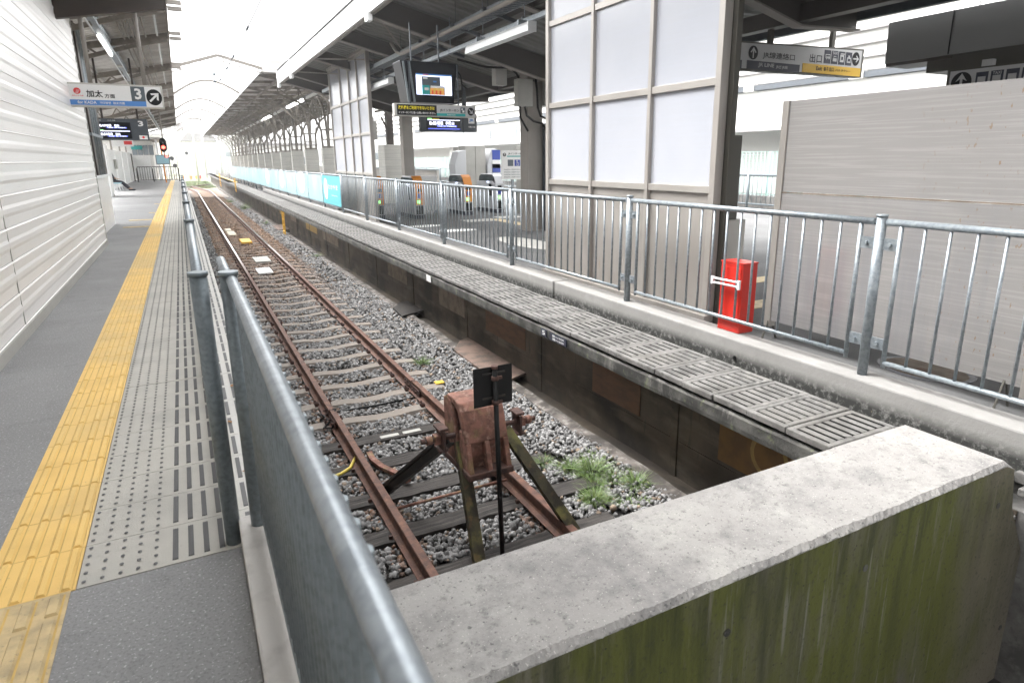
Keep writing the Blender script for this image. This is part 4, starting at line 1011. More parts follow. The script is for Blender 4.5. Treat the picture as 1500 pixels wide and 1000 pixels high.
disc(sg, -.235, Z0+.175, .112, Yf-.0075, 'ink', 'arrow_disc', rz=.125); arrow(sg, -.235, Z0+.175, .125, -math.pi/4, Yf-.009, 'sign_white')
for x in (-1.085, -.345): MB().tube([(x, 12.69, 2.70), (x, 12.69, 4.15)], .032, 12).build('hanger_pipe', 'beam_light', sg)
# departure board
db = T('departure_board', 'dark electronic departure board with number 3 hung under the left canopy', 'departure board', (-1.2, 22, 2.1))
X0, X1, Z0, Z1, Yf = -1.93, -.68, 2.10, 2.68, 22.0
B(X0, X1, Yf, Yf+.2, Z0, Z1).build('housing', 'grey_paint', db, bevel=.008)
rectf(db, X0+.05, X0+.83, Z0+.04, Z1-.10, Yf-.004, 'screen_black', 'display')
for (a_, z_, s_) in ((0, Z0+.315, '8:19'), (0, Z0+.085, '8:51')):
    text(db, s_, X0+.09, X0+.24, z_+.04, z_+.105, Yf-.008, 'led_white', bold=.03); text(db, '普通', X0+.25, X0+.37, z_+.045, z_+.108, Yf-.008, 'led_white', bold=.03); text(db, '加太', X0+.44, X0+.56, z_+.045, z_+.108, Yf-.008, 'led_white', bold=.03)
    rectf(db, X0+.25, X0+.73, z_+.005, z_+.036, Yf-.0075, 'led_blue', 'blue_strip'); text(db, 'Local  for KADA', X0+.28, X0+.70, z_+.010, z_+.031, Yf-.012, 'led_white')
rectf(db, X0+.07, X0+.80, Z0+.235, Z0+.25, Yf-.008, 'led_white', 'divider'); rectf(db, X0+.07, X0+.17, Z0+.26, Z0+.275, Yf-.008, 'led_green', 'green_mark')
text(db, '3', X1-.23, X1-.10, Z1-.20, Z1-.05, Yf-.004, 'sign_white', bold=.03)
rectf(db, X1-.24, X1-.04, Z0+.02, Z0+.13, Yf-.004, 'sign_white', 'emblem_field'); disc(db, X1-.14, Z0+.08, .032, Yf-.008, 'emblem_red', 'emblem')
text(db, '時刻', X0+.04, X0+.14, Z1-.065, Z1-.035, Yf-.004, 'sign_grey'); text(db, '行先 方面', X0+.30, X0+.48, Z1-.065, Z1-.035, Yf-.004, 'sign_grey')
for x in (-1.75, -.9): MB().box(x-.025, x+.025, 22.05, 22.12, 2.62, 4.3).build('hanger', 'brown_steel', db)

# ================================================================== FAR LEFT PLATFORM
t = T('display_cabinet', 'tall white mottled cabinet hiding the seated person', 'cabinet', (-3.15, 34.5, 0))
B(-3.5, -2.78, 34, 35.2, 0, 2.25).build('body', 'white', t, bevel=.02); B(-3.5, -2.88, 33.98, 34, .1, 1.9).build('front', 'banner_pale', t)
B(-3.6, -2.6, 34.2, 34.8, 2.45, 3.0).build('pink_poster', 'pink', t)
t = T('hanging_sign', 'small red and white sign under the far left canopy', 'sign', (-3.0, 44, 2.5))
B(-3.25, -2.2, 44, 44.1, 2.35, 2.75).build('panel', 'sign_white', t); B(-2.65, -2.25, 43.99, 44.0, 2.45, 2.65).build('red_field', 'emblem_red', t); B(-3.0, -2.95, 44, 44.1, 2.75, 4.0).build('hanger', 'old_steel', t)
t = T('partition_wall', 'white partition panels behind the bench', 'wall', (-3.6, 50, 0))
for k in range(4): B(-3.55+.02*k, -3.45+.02*k, 42.5+5*k, 47.4+5*k, 0, 2.2).build('panel', 'white', t)
B(-3.44, -3.30, 46, 46.7, 1.1, 1.65).build('meter_box', 'box_grey', t)
t = T('station_building', 'small station building with row of windows at the end of the left platform', 'building', (-3, 66, 0))
B(-7, -1.9, 64, 74, 0, 3.2).build('wall', 'house', t); B(-7.3, -1.2, 63.2, 74.5, 3.3, 3.5).build('roof', 'old_roof', t)
for k in range(4): B(-3.35+k*.40, -3.0+k*.40, 63.93, 63.99, 2.05, 2.85).build('window', 'window', t)
B(-3.4, -2.6, 63.9, 63.95, 2.5, 2.8).build('green_board', 'teal', t)
B(-1.6, -1.45, 63.4, 63.55, 0, 3.3).build('porch_post', 'white', t)
t = T('white_board', 'plain white board standing before the station building', 'board', (-2.6, 60, 0)); B(-3.2, -2.0, 60, 60.05, .2, 2.0).build('board', 'white', t); B(-3.3, -3.22, 60, 60.08, 0, 2.1).build('post', 'brown_steel', t)
t = T('metal_fence', 'dark brown railing across the end of the left platform', 'fence', (-1.8, 58, 0))
b = MB().tube([(-2.95, 58, .95), (-2.9, 58, 1.12), (-.25, 58, 1.12), (-.15, 58, .95)], .03, 8)
k = -2.9
while k < -.2: b.tube([(k, 58, .15), (k, 58, 1.1)], .018, 6); k += .16
b.tube([(-2.9, 58, .15), (-.2, 58, .15)], .025, 6)
b.build('railing_panel', 'brown_steel', t)
for x in (-2.95, -1.9, -.15): MB().tube([(x, 58, 0), (x, 58, 1.0)], .04, 8).build('post', 'brown_steel', t)
t = T('monitor_post', 'orange pole carrying a pale mirror screen at the end of the left platform', 'monitor', (-1.1, 55, 0))
MB().bar((-1.02, 55, 0), (-1.08, 55, 2.9), .09, .09).build('pole', 'orange', t)
B(-1.5, -.6, 54.7, 54.95, 1.30, 1.98).build('casing', 'galv_dark', t, bevel=.03); B(-1.44, -.66, 54.68, 54.70, 1.36, 1.93).build('screen', 'seat_blue', t)
t = T('railway_signal', 'black railway signal head showing a red light under the left canopy', 'signal', (-.7, 40, 2.4))
MB().prism([(-.66+.17*math.cos(a*.2618), 2.36+.25*math.sin(a*.2618)+(.12 if math.sin(a*.2618) > 0 else -.12)) for a in range(24)], 'Y', 40, 40.12).build('head', 'black', t)
MB().tube([(-.66, 39.98, 2.24), (-.66, 40.0, 2.24)], .085, 16).build('red_lens', 'red_lamp', t); MB().tube([(-.66, 39.97, 2.52), (-.66, 40.0, 2.52)], .07, 16).build('dark_lens', 'glass_dark', t)
MB().tube([(-.66, 40.15, 1.7), (-.62, 40.15, 4.4)], .03, 8).build('mast', 'old_steel', t)
MB().tube([(-.56, 39.95, 1.78), (-.56, 40.0, 1.78)], .05, 12).build('small_red_lens', 'red_lamp', t)

# bench and seated person
t = T('platform_bench', 'row of pale blue seats under the far left canopy', 'bench', (-3.1, 41, 0), None)
for k in range(4):
    B(-3.30, -2.85, 40.2+k*.55, 40.68+k*.55, .40, .44).build('seat', 'seat_blue', t, bevel=.01); B(-3.36, -3.30, 40.2+k*.55, 40.68+k*.55, .44, .85).build('backrest', 'seat_blue', t, bevel=.01)
for y in (40.4, 41.9): MB().bar((-3.2, y, 0), (-3.1, y, .4), .04, .04).bar((-2.9, y, 0), (-3.0, y, .4), .04, .04).build('leg', 'white_metal', t)
def skinned(name, verts, edges, rad, m, parent, root=0):
    me = D.meshes.new(name); org = ORG[parent.name]
    me.from_pydata([tuple(Vector(v)-org) for v in verts], edges, [])
    o = D.objects.new(name, me); COL.objects.link(o)
    mo = o.modifiers.new('skin', 'SKIN'); o.modifiers.new('sub', 'SUBSURF').levels = 1
    for i, r in enumerate(rad): me.skin_vertices[0].data[i].radius = (r, r) if not isinstance(r, tuple) else r; me.skin_vertices[0].data[i].use_root = (i == root)
    me2 = D.meshes.new_from_object(o.evaluated_get(bpy.context.evaluated_depsgraph_get())); D.objects.remove(o)
    for p in me2.polygons: p.use_smooth = True
    me2.materials.clear(); me2.materials.append(M[m]); q = D.objects.new(name, me2); COL.objects.link(q); q.parent = parent; ORG[q.name] = org
    return q
pe = T('person', 'seated person in dark clothes with long legs stretched out on the far left bench', 'person', (-3.1, 41.1, 0))
px, py = -3.22, 41.1
vb = [(px, py, .54), (px-.10, py, .78), (px-.18, py, 1.0), (px-.15, py, 1.12), (px-.12, py, 1.24), (px-.09, py, 1.33),
      (px-.02, py-.10, .52), (px+.36, py-.13, .46), (px+.66, py-.14, .10), (px+.80, py-.14, .06),
      (px-.02, py+.10, .52), (px+.38, py+.12, .45), (px+.70, py+.10, .10), (px+.84, py+.10, .07),
      (px-.16, py-.20, 1.0), (px-.08, py-.25, .75), (px+.14, py-.14, .64), (px-.16, py+.20, 1.0), (px-.08, py+.25, .75), (px+.14, py+.08, .64)]
eb = [(0, 1), (1, 2), (2, 3), (3, 4), (4, 5), (0, 6), (6, 7), (7, 8), (8, 9), (0, 10), (10, 11), (11, 12), (12, 13), (2, 14), (14, 15), (15, 16), (2, 17), (17, 18), (18, 19)]
rb_ = [.13, .13, .14, .055, .085, .09, .085, .065, .045, .035, .085, .065, .045, .035, .055, .042, .03, .055, .042, .03]
body = skinned('body', vb, eb, rb_, 'skin', pe)
skinned('trousers', [vb[i] for i in (0, 6, 7, 8, 10, 11, 12)], [(0, 1), (1, 2), (2, 3), (0, 4), (4, 5), (5, 6)], [.14, .10, .085, .07, .10, .085, .07], 'cloth_dark', pe)
skinned('jacket', [vb[i] for i in (0, 1, 2, 14, 15, 17, 18)]+[(px+.08, py-.17, .66), (px+.08, py+.14, .66)], [(0, 1), (1, 2), (2, 3), (3, 4), (4, 7), (2, 5), (5, 6), (6, 8)], [.145, .15, .155, .075, .06, .075, .06, .05, .05], 'cloth_dark', pe)
skinned('hair', [(px-.13, py, 1.27), (px-.11, py, 1.36), (px-.14, py, 1.31)], [(0, 1), (1, 2)], [.085, .09, .09], 'hair', pe)
for s_, ix in ((-1, 9), (1, 13)):
    a_ = vb[ix-1]; MB().tube([(a_[0]-.02, a_[1], .06), (a_[0]+.08, a_[1], .05), (a_[0]+.24, a_[1], .04)], .055, 10, r2=.035).build('shoe', 'cloth_dark', pe)
# hands: palm with five fingers each
for s_ in (-1, 1):
    hx, hy, hz = px+.15, py+(-.14 if s_ < 0 else .08), .635
    V_ = [(hx, hy, hz), (hx+.07, hy, hz-.01)]; E_ = [(0, 1)]; R_ = [.025, .03]
    for k in range(4):
        yy = hy+(k-1.5)*.021; i0 = len(V_); ln = (.062, .075, .07, .055)[k]
        V_ += [(hx+.09, yy, hz-.012), (hx+.09+ln*.6, yy, hz-.02), (hx+.09+ln, yy, hz-.04)]; E_ += [(1, i0), (i0, i0+1), (i0+1, i0+2)]; R_ += [.009, .008, .0075]
    i0 = len(V_); V_ += [(hx+.04, hy-s_*.035, hz), (hx+.085, hy-s_*.05, hz-.01)]; E_ += [(0, i0), (i0, i0+1)]; R_ += [.011, .009]
    skinned('hand', V_, E_, R_, 'skin', pe)

# ================================================================== NEW CANOPY (right)
nc = T('platform_canopy', 'modern dark steel canopy with white fascia over the right hall', 'canopy', (7, 14, 4.2))
def nz(x): return 4.42-.235*(x-3.45) if x < 7.6 else 4.42-.235*4.15+.02*(x-7.6)
B(3.43, 3.47, -6, 25.3, 4.16, 4.58).build('fascia', 'fascia_white', nc); B(3.40, 3.49, -6, 25.3, 4.575, 4.60).build('fascia_trim', 'black', nc); B(3.47, 3.55, -6, 25.3, 4.14, 4.17).build('soffit_trim', 'beam_light', nc)
for y in (12.85, 22.4, 25.3, 3.3): 
    b = MB().box(3.41, 3.50, y-.11, y+.11, 4.03, 4.61)
    for z in (4.50, 4.42, 4.34):
        for s_ in (-.07, .07): b.tube([(3.40, y+s_, z), (3.41, y+s_, z)], .014, 6)
    b.build('splice_plate', 'fascia_white', nc)
b = MB(); vs = []; fs = []
y = -6
while y < 25.2:
    for (dy, dz) in ((0, 0), (.12, 0), (.15, .04), (.23, .04)):
        for x in (3.5, 7.6, 8.85): vs.append((x, y+dy, nz(x)+.14+dz))
    y += .26
for i in range(len(vs)//3-1):
    for k in (0, 1): fs.append((3*i+k, 3*i+k+1, 3*i+k+4, 3*i+k+3))
b.add(vs, fs).build('deck', 'deck', nc)
for y in [-3.0, .2, 3.3, 6.5, 9.65, 12.85, 16.0, 19.2, 22.4, 25.15]:
    big = y in (3.3, 12.85, 22.4)
    d = .44 if big else .30
    MB().prism([(3.48, nz(3.5)-d+.10+(.04 if big else 0)), (7.6, nz(7.6)-d+.08), (8.8, nz(8.8)-d+.1), (8.8, nz(8.8)+.12), (7.6, nz(7.6)+.12), (3.48, nz(3.48)+.10)], 'Y', y-.012, y+.012).build('beam_web', 'beam', nc)
    z0 = nz(3.5)-d+.10+(.04 if big else 0); z1 = nz(7.6)-d+.08
    MB().bar((3.48, y, z0), (7.6, y, z1), .17, .022).bar((7.6, y, z1), (8.8, y, nz(8.8)-d+.1), .17, .022).build('beam_flange', 'beam_light', nc)
for x in (5.3, 7.7): B(x-.09, x+.09, -6, 25.1, nz(x)-.16, nz(x)+.06).build('long_girder', 'beam', nc)
B(8.78, 8.86, -6, 25.3, 3.40, 3.72).build('rear_fascia', 'grey_paint', nc)
for (y0, y1) in ((12.9, 15.9), (19.3, 16.1), (22.3, 19.4)): MB().tube([(3.6, y0, 4.22), (5.2, y1, 3.86)], .018, 8).build('brace_rod', 'beam_light', nc)
for y in (13.4, 14.9, 17.2, 18.6, 20.5, 11.6, 10.2):
    MB().bar((4.6, y, 3.86), (5.6, y+.02, 3.62), .06, .06).build('hanger_channel', 'grey_paint', nc)
    MB().tube([(4.7, y, 3.85), (4.7, y, 4.25)], .006, 6).tube([(5.5, y, 3.65), (5.5, y, 4.1)], .006, 6).build('hanger_rod', 'grey_paint', nc)
# columns
def hall_column(x, y, w, label, m='beam_light', top=3.5):
    t = T('steel_column', label, 'column', (x, y, FR))
    B(x-w/2, x+w/2, y-w/2, y+w/2, FR, top).build('shaft', m, t, bevel=.004); B(x-w/2-.05, x+w/2+.05, y-w/2-.05, y+w/2+.05, FR, FR+.02).build('base_plate', m, t)
    return t
hall_column(7.66, 14.25, .40, 'beige steel column with junction boxes beside the large screen')
hall_column(7.85, 24.8, .40, 'beige steel column beside the white tiled plinth', top=3.6)
t = T('duct_cover', 'dark grey upright cable cover with orange bands beside the beige column', 'cable duct', (8.0, 14.0, FR))
B(7.86, 8.10, 13.9, 14.15, FR, 2.34).build('cover', 'grey_paint', t, bevel=.004)
for z in (1.16, .74, -.0): B(7.92, 8.12, 13.88, 13.9, z, z+.035).build('orange_band', 'orange', t)
# junction boxes on the column
for (x0, x1, z0, z1, y, lab) in ((7.06, 7.44, 2.70, 3.30, 13.75, 'large grey junction box low on the beige column'), (7.42, 7.74, 3.44, 3.92, 13.75, 'upper grey junction box on the beige column'), (6.52, 6.80, 3.14, 3.56, 13.8, 'grey box left of the column under the dark beam'), (7.86, 8.05, 2.75, 3.45, 13.9, 'narrow grey box right of the beige column')):
    t = T('junction_box', lab, 'junction box', (x0, y, z0), 'grey junction boxes on the beige column')
    B(x0, x1, y, y+.22, z0, z1).build('case', 'box_grey', t, bevel=.008); B(x0+.015, x1-.015, y-.008, y, z0+.015, z1-.015).build('door', 'box_grey', t, bevel=.004)
for (pts, lab) in (([(7.15, 13.85, 2.70), (7.16, 13.85, 2.45), (7.25, 13.83, 2.3), (7.35, 13.83, 2.15)], 'black cable sagging from the large junction box, outer one'), ([(7.28, 13.85, 2.70), (7.32, 13.83, 2.5), (7.5, 13.83, 2.38), (7.75, 13.85, 2.33), (7.85, 13.88, 2.2)], 'black cable curving from the large junction box into the dark duct'),
                   ([(7.55, 13.85, 3.44), (7.6, 13.84, 3.1), (7.62, 13.84, 2.7), (7.7, 13.85, 2.5), (7.95, 13.88, 2.42)], 'black cable running down from the upper junction box'), ([(8.0, 13.95, 2.75), (8.0, 13.9, 2.55), (7.92, 13.9, 2.42)], 'short black cable under the narrow box'),
                   ([(5.6, 13.8, 3.62), (6.3, 13.8, 3.50), (6.9, 13.8, 3.52), (7.05, 13.8, 3.40), (7.12, 13.8, 3.28)], 'thick black cable running along the beam into the junction box')):
    o = MB().tube(pts, .026, 8).build('power_cable', 'black', loc=pts[0]); tag(o, lab, 'cable', 'black cables around the junction boxes')
# lighting and services
t = T('cable_tray', 'galvanised cable tray running under the right canopy', 'cable tray', (4.8, 14, 3.7))
B(4.86, 4.93, 5, 24, 3.50, 3.57).build('channel', 'galv', t)
b = MB().box(4.66, 4.68, 5, 24, 3.78, 3.88).box(4.92, 4.94, 5, 24, 3.78, 3.88)
y = 5
while y < 24: b.box(4.68, 4.92, y, y+.03, 3.78, 3.80); y += .12
b.build('mesh_tray', 'galv', t)
y = 6.2
while y < 24: MB().tube([(4.895, y, 3.57), (4.895, y, 4.15)], .008, 6).box(4.85, 4.94, y-.02, y+.02, 3.49, 3.60).build('clip', 'galv', t); y += 1.55
o = MB().tube([(4.5, 8, 3.72), (4.5, 14.3, 3.72), (4.5, 14.6, 3.80), (4.5, 15.0, 4.05)], .035, 10).build('water_pipe', 'beam_light', loc=(4.5, 8, 3.7)); tag(o, 'beige pipe running under the right canopy beside the tray', 'pipe')
for i, (y0, y1, zz) in enumerate(((8.75, 11.1, 3.30), (15.9, 18.3, 3.30), (20.0, 22.4, 3.3))):
    t = T('strip_light', ('white batten light fixed under the tray above the video screen', 'white batten light behind the video screen, beyond the nearest batten', 'farthest white batten light under the modern canopy')[i], 'strip light', (4.72, y0, zz), 'batten lights under the modern canopy')
    MB().prism([(4.65, zz), (4.79, zz), (4.775, zz+.10), (4.745, zz+.14), (4.695, zz+.14), (4.665, zz+.10)], 'Y', y0, y1).build('body', 'white_metal', t); B(4.65, 4.79, y0-.02, y0, zz-.01, zz+.13).build('end_cap', 'white_metal', t)
    for y in (y0+.4, y1-.4): B(4.70, 4.90, y-.02, y+.02, zz+.14, zz+.22).build('bracket', 'galv', t)
# old canopy strip light
t = T('strip_light', 'long broken line of white lights under the old arched canopy', 'strip light', (5.6, 45, 4.0))
for k in range(8): B(5.55, 5.67, 27.5+k*6.3, 32.5+k*6.3, 4.30, 4.40).build('fitting', 'tube_on' if k in (1, 3) else 'white', t)
B(5.58, 5.64, 27, 80, 4.40, 4.46).build('trunking', 'galv', t)

# video monitor
t = T('video_monitor', 'black hanging video monitor showing a picture of the gates', 'monitor', (4.0, 11, 2.5))
MB().prism([(3.55, 2.46), (4.38, 2.46), (4.46, 3.12), (3.44, 3.12)], 'Y', 11.0, 11.45).build('housing', 'screen_black', t, bevel=.01)
rectf(t, 3.70, 4.34, 2.585, 2.925, 10.992, 'lcd', 'screen')
rectf(t, 3.70, 4.34, 2.90, 2.925, 10.987, 'blue', 'title_bar'); rectf(t, 3.82, 3.92, 2.905, 2.918, 10.983, 'emblem_red', 'title_mark')
rectf(t, 3.80, 4.21, 2.59, 2.88, 10.987, 'ink_grey', 'picture'); rectf(t, 3.94, 4.20, 2.592, 2.70, 10.983, 'lcd_brown', 'picture_gates'); rectf(t, 3.80, 3.93, 2.592, 2.74, 10.983, 'teal', 'picture_board'); rectf(t, 3.95, 4.19, 2.70, 2.735, 10.98, 'sign_white', 'picture_strip'); rectf(t, 4.0, 4.06, 2.79, 2.815, 10.98, 'blue', 'picture_screen')
rectf(t, 4.13, 4.21, 2.72, 2.87, 10.983, 'lcd', 'picture_window'); rectf(t, 3.82, 3.90, 2.84, 2.865, 10.98, 'sign_white', 'picture_caption'); rectf(t, 3.84, 3.91, 2.66, 2.70, 10.978, 'sign_white', 'picture_sheet')
for k in range(3): rectf(t, 3.97+.07*k, 3.995+.07*k, 2.60, 2.66, 10.979, 'emblem_red', 'picture_gate_mark')
for x in (3.60, 3.50): MB().bar((x-.02, 10.97, 3.10), (x+.05, 10.97, 2.46), .03, .03).build('side_strut', 'galv_dark', t)
MB().tube([(4.42, 11.1, 3.1), (4.55, 11.1, 2.95), (4.58, 11.1, 2.8), (4.68, 11.1, 2.72)], .015, 6).build('cord', 'black', t)
for x in (3.7, 4.2): B(x-.01, x+.01, 11.2, 11.22, 3.1, 3.75).build('hanger', 'grey_paint', t)
# intercom sign
t = T('direction_sign', 'long hanging sign about the intercom with yellow Japanese writing on black', 'sign', (4.0, 11, 2.2))
X0, X1, Z0, Z1, Yf = 3.27, 4.74, 2.225, 2.425, 10.9
B(X0, X1, Yf, Yf+.13, Z0, Z1).build('casing', 'sign_back', t, bevel=.006); rectf(t, X0+.03, X1-.02, Z0+.012, Z1-.012, Yf-.004, 'sign_grey', 'face')
rectf(t, X0+.04, X0+.74, Z0+.015, Z1-.015, Yf-.008, 'ink', 'black_field'); rectf(t, X0+.74, X0+1.27, Z0+.015, Z0+.058, Yf-.008, 'teal', 'teal_band')
text(t, '改札機をご利用できないときは', X0+.065, X0+.70, Z0+.105, Z0+.165, Yf-.0125, 'ink_yellow', bold=.03); text(t, 'インターホンで係員へお問い合わせください。', X0+.065, X0+.72, Z0+.035, Z0+.075, Yf-.0125, 'sign_white', bold=.02)
text(t, 'JRインターホン', X0+.80, X0+1.155, Z0+.080, Z0+.135, Yf-.0075, 'ink', bold=.02); text(t, 'Intercom', X0+.93, X0+1.08, Z0+.026, Z0+.048, Yf-.0125, 'sign_white')
rectf(t, X0+1.18, X0+1.27, Z0+.068, Z0+.165, Yf-.008, 'ink_grey', 'pictogram'); disc(t, X0+1.21, Z0+.135, .014, Yf-.0125, 'sign_white', 'pictogram_head'); rectf(t, X0+1.215, X0+1.25, Z0+.08, Z0+.115, Yf-.0125, 'sign_white', 'pictogram_hand')
disc(t, X0+1.375, Z0+.10, .062, Yf-.008, 'ink', 'arrow_disc', rz=.068); arrow(t, X0+1.375, Z0+.10, .066, -3*math.pi/4, Yf-.010, 'sign_grey')
for x in (X0+.3, X1-.3): B(x-.01, x+.01, Yf+.05, Yf+.07, Z1, 3.1).build('hanger_pipe', 'grey_paint', t)
# JR board
t = T('departure_board', 'dark electronic departure board with blue and white rail logo behind the intercom sign', 'departure board', (7, 18, 2.3))
X0, X1, Z0, Z1, Yf = 6.14, 7.86, 2.29, 2.80, 18.0
B(X0, X1, Yf, Yf+.2, Z0, Z1).build('housing', 'grey_paint', t, bevel=.008); rectf(t, X0+.16, X0+1.2, Z0+.04, Z1-.06, Yf-.004, 'screen_black', 'display')
text(t, '8:48', X0+.25, X0+.46, Z0+.18, Z0+.28, Yf-.008, 'led_white', bold=.03); text(t, '普通', X0+.48, X0+.66, Z0+.19, Z0+.28, Yf-.008, 'led_white', bold=.03); text(t, '和歌山', X0+.74, X0+1.0, Z0+.19, Z0+.28, Yf-.008, 'led_white', bold=.03)
rectf(t, X0+.48, X0+1.08, Z0+.13, Z0+.175, Yf-.008, 'led_blue', 'blue_strip'); rectf(t, X0+.2, X0+1.18, Z0+.31, Z0+.325, Yf-.008, 'led_white', 'divider'); rectf(t, X0+.2, X0+.33, Z0+.34, Z0+.365, Yf-.008, 'led_green', 'green_mark'); rectf(t, X0+.36, X0+.55, Z0+.34, Z0+.365, Yf-.008, 'ink_yellow', 'yellow_mark')
text(t, 'Local  for Wakayama', X0+.50, X0+1.05, Z0+.138, Z0+.168, Yf-.0125, 'led_white'); rectf(t, X0+.2, X0+1.18, Z0+.065, Z0+.09, Yf-.008, 'led_blue', 'scroll_line')
rectf(t, X1-.27, X1-.08, Z0+.24, Z0+.40, Yf-.004, 'sign_white', 'logo_field'); text(t, 'JR', X1-.25, X1-.10, Z0+.28, Z0+.37, Yf-.0085, 'blue', bold=.04); text(t, '和歌山方面', X1-.27, X1-.06, Z0+.12, Z0+.17, Yf-.004, 'sign_white')
B(X0+1.27, X0+1.285, Yf-.003, Yf, Z0, Z1).build('divider_bar', 'ink', t)
for x in (X0+.3, X1-.35): B(x-.05, x+.05, Yf+.05, Yf+.15, Z1, 3.6).build('hanger', 'grey_paint', t)

# JR line / exit sign
def picto(t, x0, z0, w, h, y, kind):
    rectf(t, x0, x0+w, z0, z0+h, y, 'navy', 'pictogram')
    yy = y-.005
    if kind == 'bus': rectf(t, x0+.15*w, x0+.88*w, z0+.38*h, z0+.68*h, yy, 'sign_grey', 'bus'); disc(t, x0+.32*w, z0+.36*h, .09*w, yy-.003, 'sign_grey', 'bus_wheel'); disc(t, x0+.7*w, z0+.36*h, .09*w, yy-.003, 'sign_grey', 'bus_wheel'); rectf(t, x0+.25*w, x0+.8*w, z0+.52*h, z0+.62*h, yy-.005, 'navy', 'bus_window')
    if kind == 'taxi': text(t, 'TAXI', x0+.1*w, x0+.9*w, z0+.72*h, z0+.92*h, yy+.003, 'sign_grey'); rectf(t, x0+.2*w, x0+.8*w, z0+.2*h, z0+.42*h, yy, 'sign_grey', 'taxi'); rectf(t, x0+.3*w, x0+.7*w, z0+.42*h, z0+.6*h, yy, 'sign_grey', 'taxi_roof'); rectf(t, x0+.36*w, x0+.64*w, z0+.44*h, z0+.54*h, yy-.005, 'navy', 'taxi_window')
    if kind == 'park': rectf(t, x0+.2*w, x0+.8*w, z0+.2*h, z0+.75*h, yy, 'sign_grey', 'ticket'); rectf(t, x0+.38*w, x0+.62*w, z0+.35*h, z0+.6*h, yy-.005, 'navy', 'ticket_hole'); rectf(t, x0+.25*w, x0+.9*w, z0+.78*h, z0+.86*h, yy, 'sign_grey', 'ticket_bar')
    if kind == 'bag': rectf(t, x0+.2*w, x0+.8*w, z0+.2*h, z0+.6*h, yy, 'sign_grey', 'bag'); rectf(t, x0+.38*w, x0+.62*w, z0+.6*h, z0+.75*h, yy, 'sign_grey', 'bag_handle'); rectf(t, x0+.32*w, x0+.68*w, z0+.3*h, z0+.5*h, yy-.005, 'navy', 'bag_panel')
t = T('direction_sign', 'wide hanging sign for JR line transfer and yellow banded exit', 'sign', (8, 7, 2.7))
Yf = 7.0
def sgx(u): return 6.2+u
vz = [(6.0, 2.645), (9.75, 2.735), (9.75, 3.155), (6.0, 3.075)]
vz = [(6.0, 2.69), (9.75, 2.735), (9.75, 3.155), (6.0, 3.05)]
MB().prism(vz, 'Y', Yf, Yf+.12).build('casing', 'frame_dark', t)
MB().prism([(6.0, 2.715), (9.70, 2.76), (9.70, 3.13), (6.0, 3.03)], 'Y', Yf-.004, Yf).build('face', 'sign_grey', t)
rectf(t, 7.22, 8.30, 2.725, 2.84, Yf-.008, 'navy', 'navy_band'); rectf(t, 6.0, 7.12, 2.72, 2.835, Yf-.008, 'navy', 'navy_band'); rectf(t, 8.36, 9.70, 2.745, 2.87, Yf-.008, 'amber', 'amber_band')
text(t, 'JR LINE', 7.44, 7.76, 2.755, 2.82, Yf-.012, 'sign_grey'); text(t, 'JR선 JR线', 7.80, 8.04, 2.755, 2.81, Yf-.012, 'sign_grey')
text(t, 'Exit', 8.66, 8.79, 2.785, 2.845, Yf-.012, 'ink', bold=.02); text(t, '출구 出口', 8.83, 9.06, 2.785, 2.845, Yf-.012, 'ink'); text(t, 'バス タクシー', 9.10, 9.45, 2.795, 2.83, Yf-.012, 'ink')
text(t, 'JR線連絡口', 7.52, 8.18, 2.875, 2.975, Yf-.008, 'ink', bold=.01); text(t, '出口', 8.50, 8.77, 2.89, 3.01, Yf-.008, 'ink', bold=.01); text(t, 'て', 6.9, 7.0, 2.88, 2.96, Yf-.008, 'ink')
disc(t, 7.33, 2.945, .092, Yf-.008, 'ink', 'arrow_disc'); arrow(t, 7.33, 2.945, .095, 0, Yf-.010, 'sign_grey')
disc(t, 9.56, 3.0, .088, Yf-.008, 'ink', 'arrow_disc', rz=.10); arrow(t, 9.56, 3.0, .09, -math.pi/2, Yf-.010, 'sign_grey')
for k, kd in enumerate(('bus', 'taxi', 'park', 'bag')): picto(t, 8.82+.165*k, 2.895, .145, .19, Yf-.008, kd)
for x, ztop in ((7.72, 3.62), (9.05, 3.7)): B(x-.035, x+.035, Yf+.03, Yf+.09, 3.08, ztop).build('hanger_pipe', 'frame_dark', t)
# dark hanging box at top right and the second exit sign
t = T('fascia_box', 'big dark grey boxed fascia at the upper right corner', 'fascia', (9, 5, 2.9))
MB().prism([(6.12, 2.78), (6.13, 3.33), (-2, 3.33), (-2, 2.86)], 'X', 9.0, 9.5).build('box', 'dark_panel', t, bevel=.006)
B(9.02, 9.9, -2, 5.52, 2.60, 2.80).build('lower_box', 'frame_dark', t); B(8.995, 9.0, 5.24, 5.255, 2.80, 3.33).build('joint', 'ink', t)
B(9.0, 9.5, 5.2, 6.1, 2.745, 2.785).build('soffit', 'brown_steel', t)
B(9.2, 9.4, 3, 3.2, 3.3, 4.2).build('hanger', 'brown_steel', t)
t = T('direction_sign', 'second hanging exit sign half hidden behind the stained screen', 'sign', (8.9, 4.6, 2.3))
